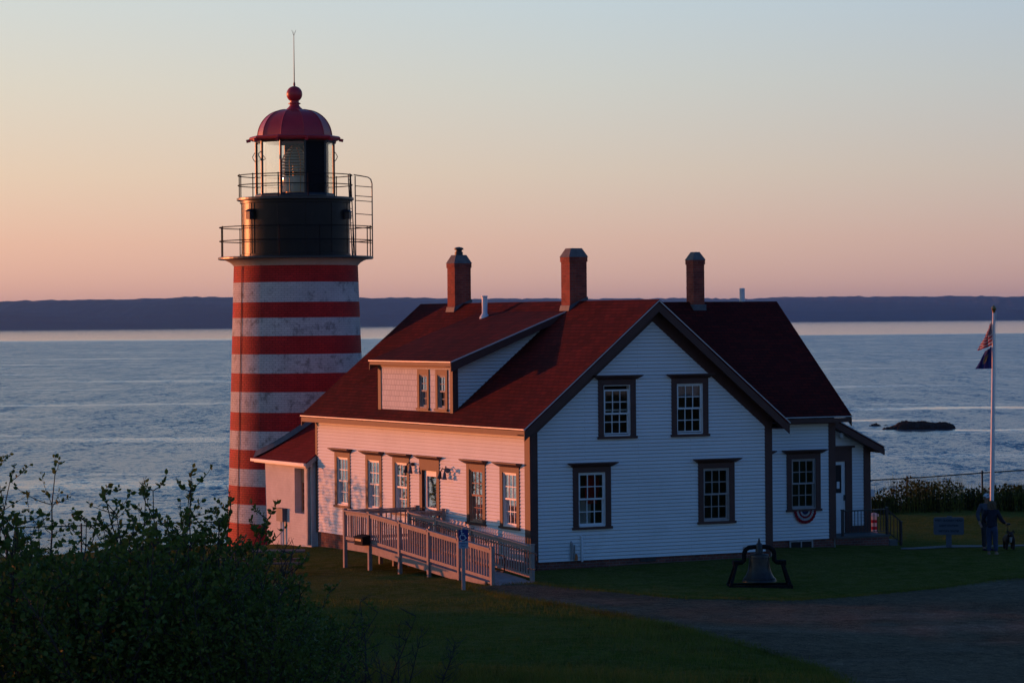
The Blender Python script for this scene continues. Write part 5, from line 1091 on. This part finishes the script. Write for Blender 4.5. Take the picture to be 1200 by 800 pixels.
# ------------------------------------------------------------------ shrubs on the near slope
def leaf(mb, p, d, s, rnd):
    d = d.normalized(); a = d.cross(Vector((rnd.uniform(-1,1), rnd.uniform(-1,1), rnd.uniform(-.3,1)))); a = a.normalized() if a.length > 1e-3 else Vector((1,0,0)); w_ = a*s*rnd.uniform(.28,.36); nn = d.cross(a)*s*.06
    mb.add([p, p+d*s*.3+w_*.9+nn, p+d*s*.65+w_*.85+nn, p+d*s, p+d*s*.65-w_*.85+nn, p+d*s*.3-w_*.9+nn], [(0,1,2,3,4,5)])
def grow(seed, h, spread, nst, per, lsz, bare=False, fill=0, lean_=(0, 0)):
    rnd = random.Random(seed); st = MB(); lf = MB()
    for k in range(nst):
        a = rnd.uniform(0, 6.283); o = rnd.uniform(0, .25)*spread; p = Vector((math.cos(a)*o, math.sin(a)*o, -.1)); out = Vector((math.cos(a), math.sin(a), 0))
        hh = h*rnd.uniform(.68, 1.0) if k else h; n = 9; d = (Vector((0,0,1))+out*spread*rnd.uniform(.1,.55)+Vector((lean_[0], lean_[1], 0))).normalized(); pts = [p.copy()]
        for i in range(n):
            d = (d+Vector((rnd.gauss(0,.09), rnd.gauss(0,.09), .05))).normalized(); p = p+d*hh/n; pts.append(p.copy())
        r0 = .006+.006*hh; st.tube(pts, [r0*(1-.8*i/n) for i in range(n+1)], 5, cap=False)
        for i in range(2, n+1):
            for b in range(rnd.randint(2, 3) if i < n else 2):
                q = pts[i]; bd = (Vector((rnd.gauss(0,1), rnd.gauss(0,1), rnd.uniform(.1,.9)))).normalized(); ln = h*rnd.uniform(.10,.26)*(1.15-.55*i/n); tw = [q.copy()]; dd = bd
                for j in range(4): dd = (dd+Vector((rnd.gauss(0,.18), rnd.gauss(0,.18), .12))).normalized(); q = q+dd*ln/4; tw.append(q.copy())
                st.tube(tw, [.0045,.0038,.003,.0022,.0015], 4, cap=False)
                m_ = per if not bare else per
                for _ in range(m_):
                    u = rnd.uniform(.15, 1)*3.99; i0 = int(u); pp = tw[i0].lerp(tw[i0+1], u-i0); leaf(lf, pp+Vector((rnd.gauss(0,.008),)*3), Vector((rnd.gauss(0,1), rnd.gauss(0,1), rnd.uniform(-.3,1.1)))+dd*.6, lsz*rnd.uniform(.6,1.25), rnd)
                if bare:
                    for _ in range(2):
                        q2 = tw[rnd.randint(1,3)]; d2 = (dd+Vector((rnd.gauss(0,.7), rnd.gauss(0,.7), rnd.gauss(.1,.4)))).normalized(); st.tube([q2, q2+d2*ln*.25, q2+d2*ln*.5+Vector((0,0,.02))], [.0028,.002,.0012], 4, cap=False)
    for _ in range(fill):
        while True:
            v = Vector((rnd.uniform(-1,1), rnd.uniform(-1,1), rnd.uniform(-1,1)))
            if v.length < 1: break
        p = Vector((v.x*spread*.62, v.y*spread*.62, h*.40+v.z*h*.42)); leaf(lf, p, Vector((rnd.gauss(0,1), rnd.gauss(0,1), rnd.gauss(.3,.8))), lsz*rnd.uniform(.6,1.3), rnd)
    return st, lf
PROTO = {}; SCL = {'bushy': 1.13, 'dense': 1.16}
def shrub(kind, dep, lat, rot, sc, label, group, name='shrub', cat='shrub', dz=0):
    x, y = site(dep, lat); z = gz(x, y)-.05+dz; sc *= SCL.get(kind, 1)
    if kind not in PROTO:
        st, lf = grow(*SPEC[kind]); A = st.build('stems', 'bark', None, True, False); B = lf.build('foliage', 'shrub_leaf', None, False, False) if lf.f else None; PROTO[kind] = (A, B)
        first = True
    else: first = False
    t = thing(name, (x, y, z), label, cat, group); t.rotation_euler = (0, 0, rot); t.scale = (sc, sc, sc)
    for o in PROTO[kind]:
        if o is None: continue
        c = o if first else o.copy()
        if not first: linkobj(c)
        c.parent = t
    return t
#        seed h   spread stems leaves/twig size bare fill
SPEC = {'bushy': (1, 1.5, 1.5, 22, 13, .043, False, 2400), 'dense': (2, 1.35, 1.7, 24, 13, .038, False, 3000), 'tall': (3, 1.98, 1.0, 20, 15, .047, False, 900),
        'open': (4, 1.85, 1.1, 13, 5, .036, True, 150), 'sapling': (5, 2.55, .75, 6, 11, .045, False, 0), 'bare': (6, 1.5, 1.3, 4, 0, .03, True, 0), 'bare_low': (8, 1.1, 1.6, 7, 0, .03, True, 0)}
GS = 'leafy shrubs on the near slope'
LST = [ # kind, dep, px-free lateral metres, rot, scale, label
 ('tall', 24.0, -2.70, .3, 1.0, 'tallest leafy shrub, standing against the sea left of the lighthouse foot'),
 ('sapling', 28.0, -4.72, 1.0, 1.0, 'slender leafy sapling at the left edge of the photo'),
 ('open', 30.0, -4.35, 2.0, 1.05, 'sparse twiggy shrub with small leaves right of the slender sapling'),
 ('open', 31.0, -4.95, 4.0, .95, 'sparse shrub behind the slender sapling at the left edge'),
 ('bare', 32.0, -4.15, .5, 1.0, 'leafless twiggy bush rising before the sea left of the tallest shrub'),
 ('bare', 24.0, -1.86, 2.6, 1.0, 'leafless bush with crooked twigs in front of the white workroom'),
 ('bare_low', 26.0, -1.28, 1.1, 1.0, 'low leafless twigs arching over the grass at the right end of the shrubs'),
 ('bare_low', 25.0, -.98, 3.0, .8, 'thin bare twigs farthest right beside the mown mound'),
 ('bushy', 22.0, -3.45, 0, 1.0, 'broad shrub in the lower left corner'), ('dense', 21.5, -2.72, 1, .95, 'broad shrub at the bottom edge, second from the left corner'),
 ('bushy', 22.0, -2.2, 2, .84, 'rounded shrub at the bottom edge below the picnic table'), ('dense', 21.0, -1.78, 3.3, .66, 'lowest rounded shrub at the right end of the bottom row'),
 ('dense', 25.5, -4.05, 4, 1.1, 'wide shrub on the left edge, behind the corner shrub'), ('bushy', 25.5, -3.15, 5, .98, 'dense shrub left of the tallest shrub, lower than it'),
 ('dense', 26.0, -2.45, .8, .70, 'dense shrub just right of the tallest shrub'), ('bushy', 25.5, -1.95, 1.9, .60, 'small shrub under the leafless crooked bush'),
 ('bushy', 29.5, -4.85, 2.5, 1.0, 'shrub around the foot of the slender sapling'), ('dense', 29.5, -3.8, 3.7, 1.12, 'shrub at the foot of the leafless bush before the sea'),
 ('bushy', 30.0, -2.95, 4.6, .95, 'shrub hiding part of the chain link fence just left of the lighthouse'), ('dense', 30.5, -2.45, 5.5, .55, 'shrub covering the left end of the picnic table'),
 ('dense', 34.0, -5.6, .2, 1.05, 'back row shrub at the left edge against the sea'), ('bushy', 34.5, -4.5, 1.2, 1.08, 'back row shrub under the first bare bush'),
 ('dense', 35.0, -3.55, 2.2, 1.2, 'back row shrub below the fence rail'), ('bushy', 35.0, -2.9, 3.2, .62, 'back row shrub nearest the lighthouse')]
for kind, dep, lat, rot, sc, lb in LST:
    nm = {'sapling': 'sapling', 'bare': 'bare_bush', 'bare_low': 'bare_bush'}.get(kind, 'shrub'); shrub(kind, dep, lat, rot, sc, lb, GS if nm == 'shrub' else ('leafless bushes on the near slope' if nm == 'bare_bush' else None), nm, 'sapling' if nm == 'sapling' else ('bush' if nm == 'bare_bush' else 'shrub'))

# ------------------------------------------------------------------ unseen thicket added on the left to shade the near slope and house corner
rnd = random.Random(21); lf = MB(); sb = MB()
def clump(dep, lat, h, wd, n, ls):
    x, y = site(dep, lat); z = gz(x, y)-.05
    for _ in range(9):
        a = rnd.uniform(0, 6.283); sb.tube([(x, y, z), (x+math.cos(a)*wd*.25, y+math.sin(a)*wd*.25, z+h*.45), (x+math.cos(a)*wd*.5, y+math.sin(a)*wd*.5, z+h*.85)], [.03,.02,.008], 5)
    for _ in range(n):
        v = Vector((rnd.gauss(0,.45), rnd.gauss(0,.45), rnd.uniform(.05,1))); leaf(lf, Vector((x, y, z))+Vector((v.x*wd, v.y*wd, h*v.z)), Vector((rnd.gauss(0,1), rnd.gauss(0,1), rnd.gauss(.4,.8))), ls*rnd.uniform(.6,1.3), rnd)
for dep, lat, h in ((22,-7.2,2.3),(25,-7.8,2.5),(28,-8.2,2.7),(31,-8.4,2.7),(34,-9.0,2.9),(37,-9.6,3.0),(40,-10.2,3.0),(44,-11,3.2),(49,-12,3.4),(54,-13,3.4),(60,-14,3.0),(46,-11.5,3.3),(52,-12.5,3.4),(57,-13.5,3.2),(63,-14.3,3.0),(67,-15,2.8),(70,-15.6,2.6),(73,-15.9,2.6),(76,-16.3,2.4),(79,-16.6,2.2)): clump(dep, lat, h, 1.8, 3000, .16)
clump(101, -19.2, 3.9, 1.0, 700, .14); clump(99.6, -18.9, 3.0, .9, 500, .14); clump(103, -20.2, 4.3, .9, 500, .14)
k = len(lf.v); lf.v += sb.v; lf.f += [[i+k for i in f] for f in sb.f]; lf.mi += [1]*len(sb.f)
tag(lf.build('shade_thicket', ['shrub_leaf', 'bark'], None, False, False), 'unseen leafy thicket added beyond the left edge to shade the slope', 'shade_thicket', None, 'stuff')

# ------------------------------------------------------------------ rank growth along the right hand fence
x0, y0 = site(112, 13.5); hd = thing('hedge', (x0, y0, gz(x0, y0)), 'dark overgrown hedge along the chain link fence on the right', 'hedge')
rnd = random.Random(11); lf = MB(); st = MB()
for k in range(210):
    l = rnd.uniform(12.2, 30); d = rnd.uniform(110.3, 113.4); x, y = site(d, l); z = gz(x, y); hh = (.80+.20*math.sin(l*1.3)+.16*math.sin(l*3.1+1)+rnd.uniform(-.12,.22))*(1.0 if l < 19 else 1.1); wd = rnd.uniform(.30,.55)
    if 12.4 < l < 13.3 or 14.2 < l < 15.4: hh *= 1.22
    for _ in range(130):
        v = Vector((rnd.gauss(0,.5), rnd.gauss(0,.5), rnd.uniform(0,1)**1.35)); p = Vector((x, y, z))+Vector((v.x*wd, v.y*wd, hh*v.z*(1-.35*min(1, v.x*v.x+v.y*v.y)))); leaf(lf, p, Vector((rnd.gauss(0,1), rnd.gauss(0,1), rnd.gauss(.6,.7))), rnd.uniform(.07,.14), rnd)
    for _ in range(14):
        p = Vector((x+rnd.gauss(0,.4), y+rnd.gauss(0,.4), z)); q = p+Vector((rnd.gauss(0,.12), rnd.gauss(0,.12), hh*rnd.uniform(.9,1.16))); e = RX*.008; st.quad(p-e, p+e, q+e*.2, q-e*.2)
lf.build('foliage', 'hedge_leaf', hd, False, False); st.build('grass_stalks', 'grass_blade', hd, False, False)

# ------------------------------------------------------------------ grass blades: rough grass on the mound, ragged verge along the drive
rnd = np.random.default_rng(5)
def blades(dep, lat, h, wdt):
    n = len(dep); X = CAM.x+FX.x*dep+RX.x*lat; Y = CAM.y+FX.y*dep+RX.y*lat; Z = ground(X, Y)+.012*fbm(X*2, Y*2, 3)-.01
    a = rnd.uniform(0, 6.283, n); lx = rnd.normal(0, .35, n)*h; ly = rnd.normal(0, .35, n)*h; c = np.cos(a)*wdt; s = np.sin(a)*wdt
    P = np.empty((n, 3, 3)); P[:, 0] = np.stack([X-c, Y-s, Z], -1); P[:, 1] = np.stack([X+c, Y+s, Z], -1); P[:, 2] = np.stack([X+lx, Y+ly, Z+h], -1); return P
def inroad(dep, lat):
    A = np.array(ROADDL); c = np.zeros(len(dep), bool); j = len(A)-1
    for i in range(len(A)):
        k = ((A[i, 1] > lat) != (A[j, 1] > lat)) & (dep < (A[j, 0]-A[i, 0])*(lat-A[i, 1])/(A[j, 1]-A[i, 1]+1e-12)+A[i, 0]); c ^= k; j = i
    return c
Ps = []
n = 80000; dep = 49+27*rnd.random(n)**1.2; lat = rnd.uniform(-8.5, 7.5, n); k = ~inroad(dep, lat); dep, lat = dep[k], lat[k]; pt = np.clip(.55+.22*fbm(dep*1.1, lat*2.4, 12), .15, 1.5); kp = rnd.random(len(dep)) < .35+.65*pt; dep, lat, pt = dep[kp], lat[kp], pt[kp]; Ps.append(blades(dep, lat, rnd.uniform(.04, .14, len(dep))*(.5+pt), .008))
n = 14000; dep = 49+7*rnd.random(n); lat = rnd.normal(-.8, 2.2, n); k = ~inroad(dep, lat); dep, lat = dep[k], lat[k]; Ps.append(blades(dep, lat, rnd.uniform(.14, .38, len(dep)), .008))
A = np.array(ROADDL); 
for i in range(len(A)):
    p, q = A[i], A[(i+1) % len(A)]; L_ = np.linalg.norm(q-p); m_ = int(L_*420); t = rnd.random(m_)[:, None]; w_ = p+(q-p)*t+rnd.normal(0, .17, (m_, 2)); Ps.append(blades(w_[:, 0], w_[:, 1], rnd.uniform(.03, .11, m_), .008))
n = 26000; dep = rnd.uniform(74, 112, n); lat = rnd.uniform(-11, 20, n); X_, Y_ = CAM.x+FX.x*dep+RX.x*lat, CAM.y+FX.y*dep+RX.y*lat
k = ~inroad(dep, lat) & ~((X_ > -2.5) & (X_ < 15) & (Y_ > 0) & (Y_ < 23)); dep, lat = dep[k], lat[k]; Ps.append(blades(dep, lat, rnd.uniform(.03, .08, len(dep)), .008))
P = np.concatenate(Ps).reshape(-1, 3); me = bpy.data.meshes.new('grass'); nf = len(P)//3
me.vertices.add(len(P)); me.vertices.foreach_set('co', P.ravel()); me.loops.add(len(P)); me.loops.foreach_set('vertex_index', np.arange(len(P), dtype=np.int32)); me.polygons.add(nf); me.polygons.foreach_set('loop_start', np.arange(0, len(P), 3, dtype=np.int32)); me.update(calc_edges=True); me.validate()
me.materials.append(MATS['grass_blade']); tag(linkobj(bpy.data.objects.new('grass', me)), 'short grass blades on the lawns and along the drive', 'grass', None, 'stuff')
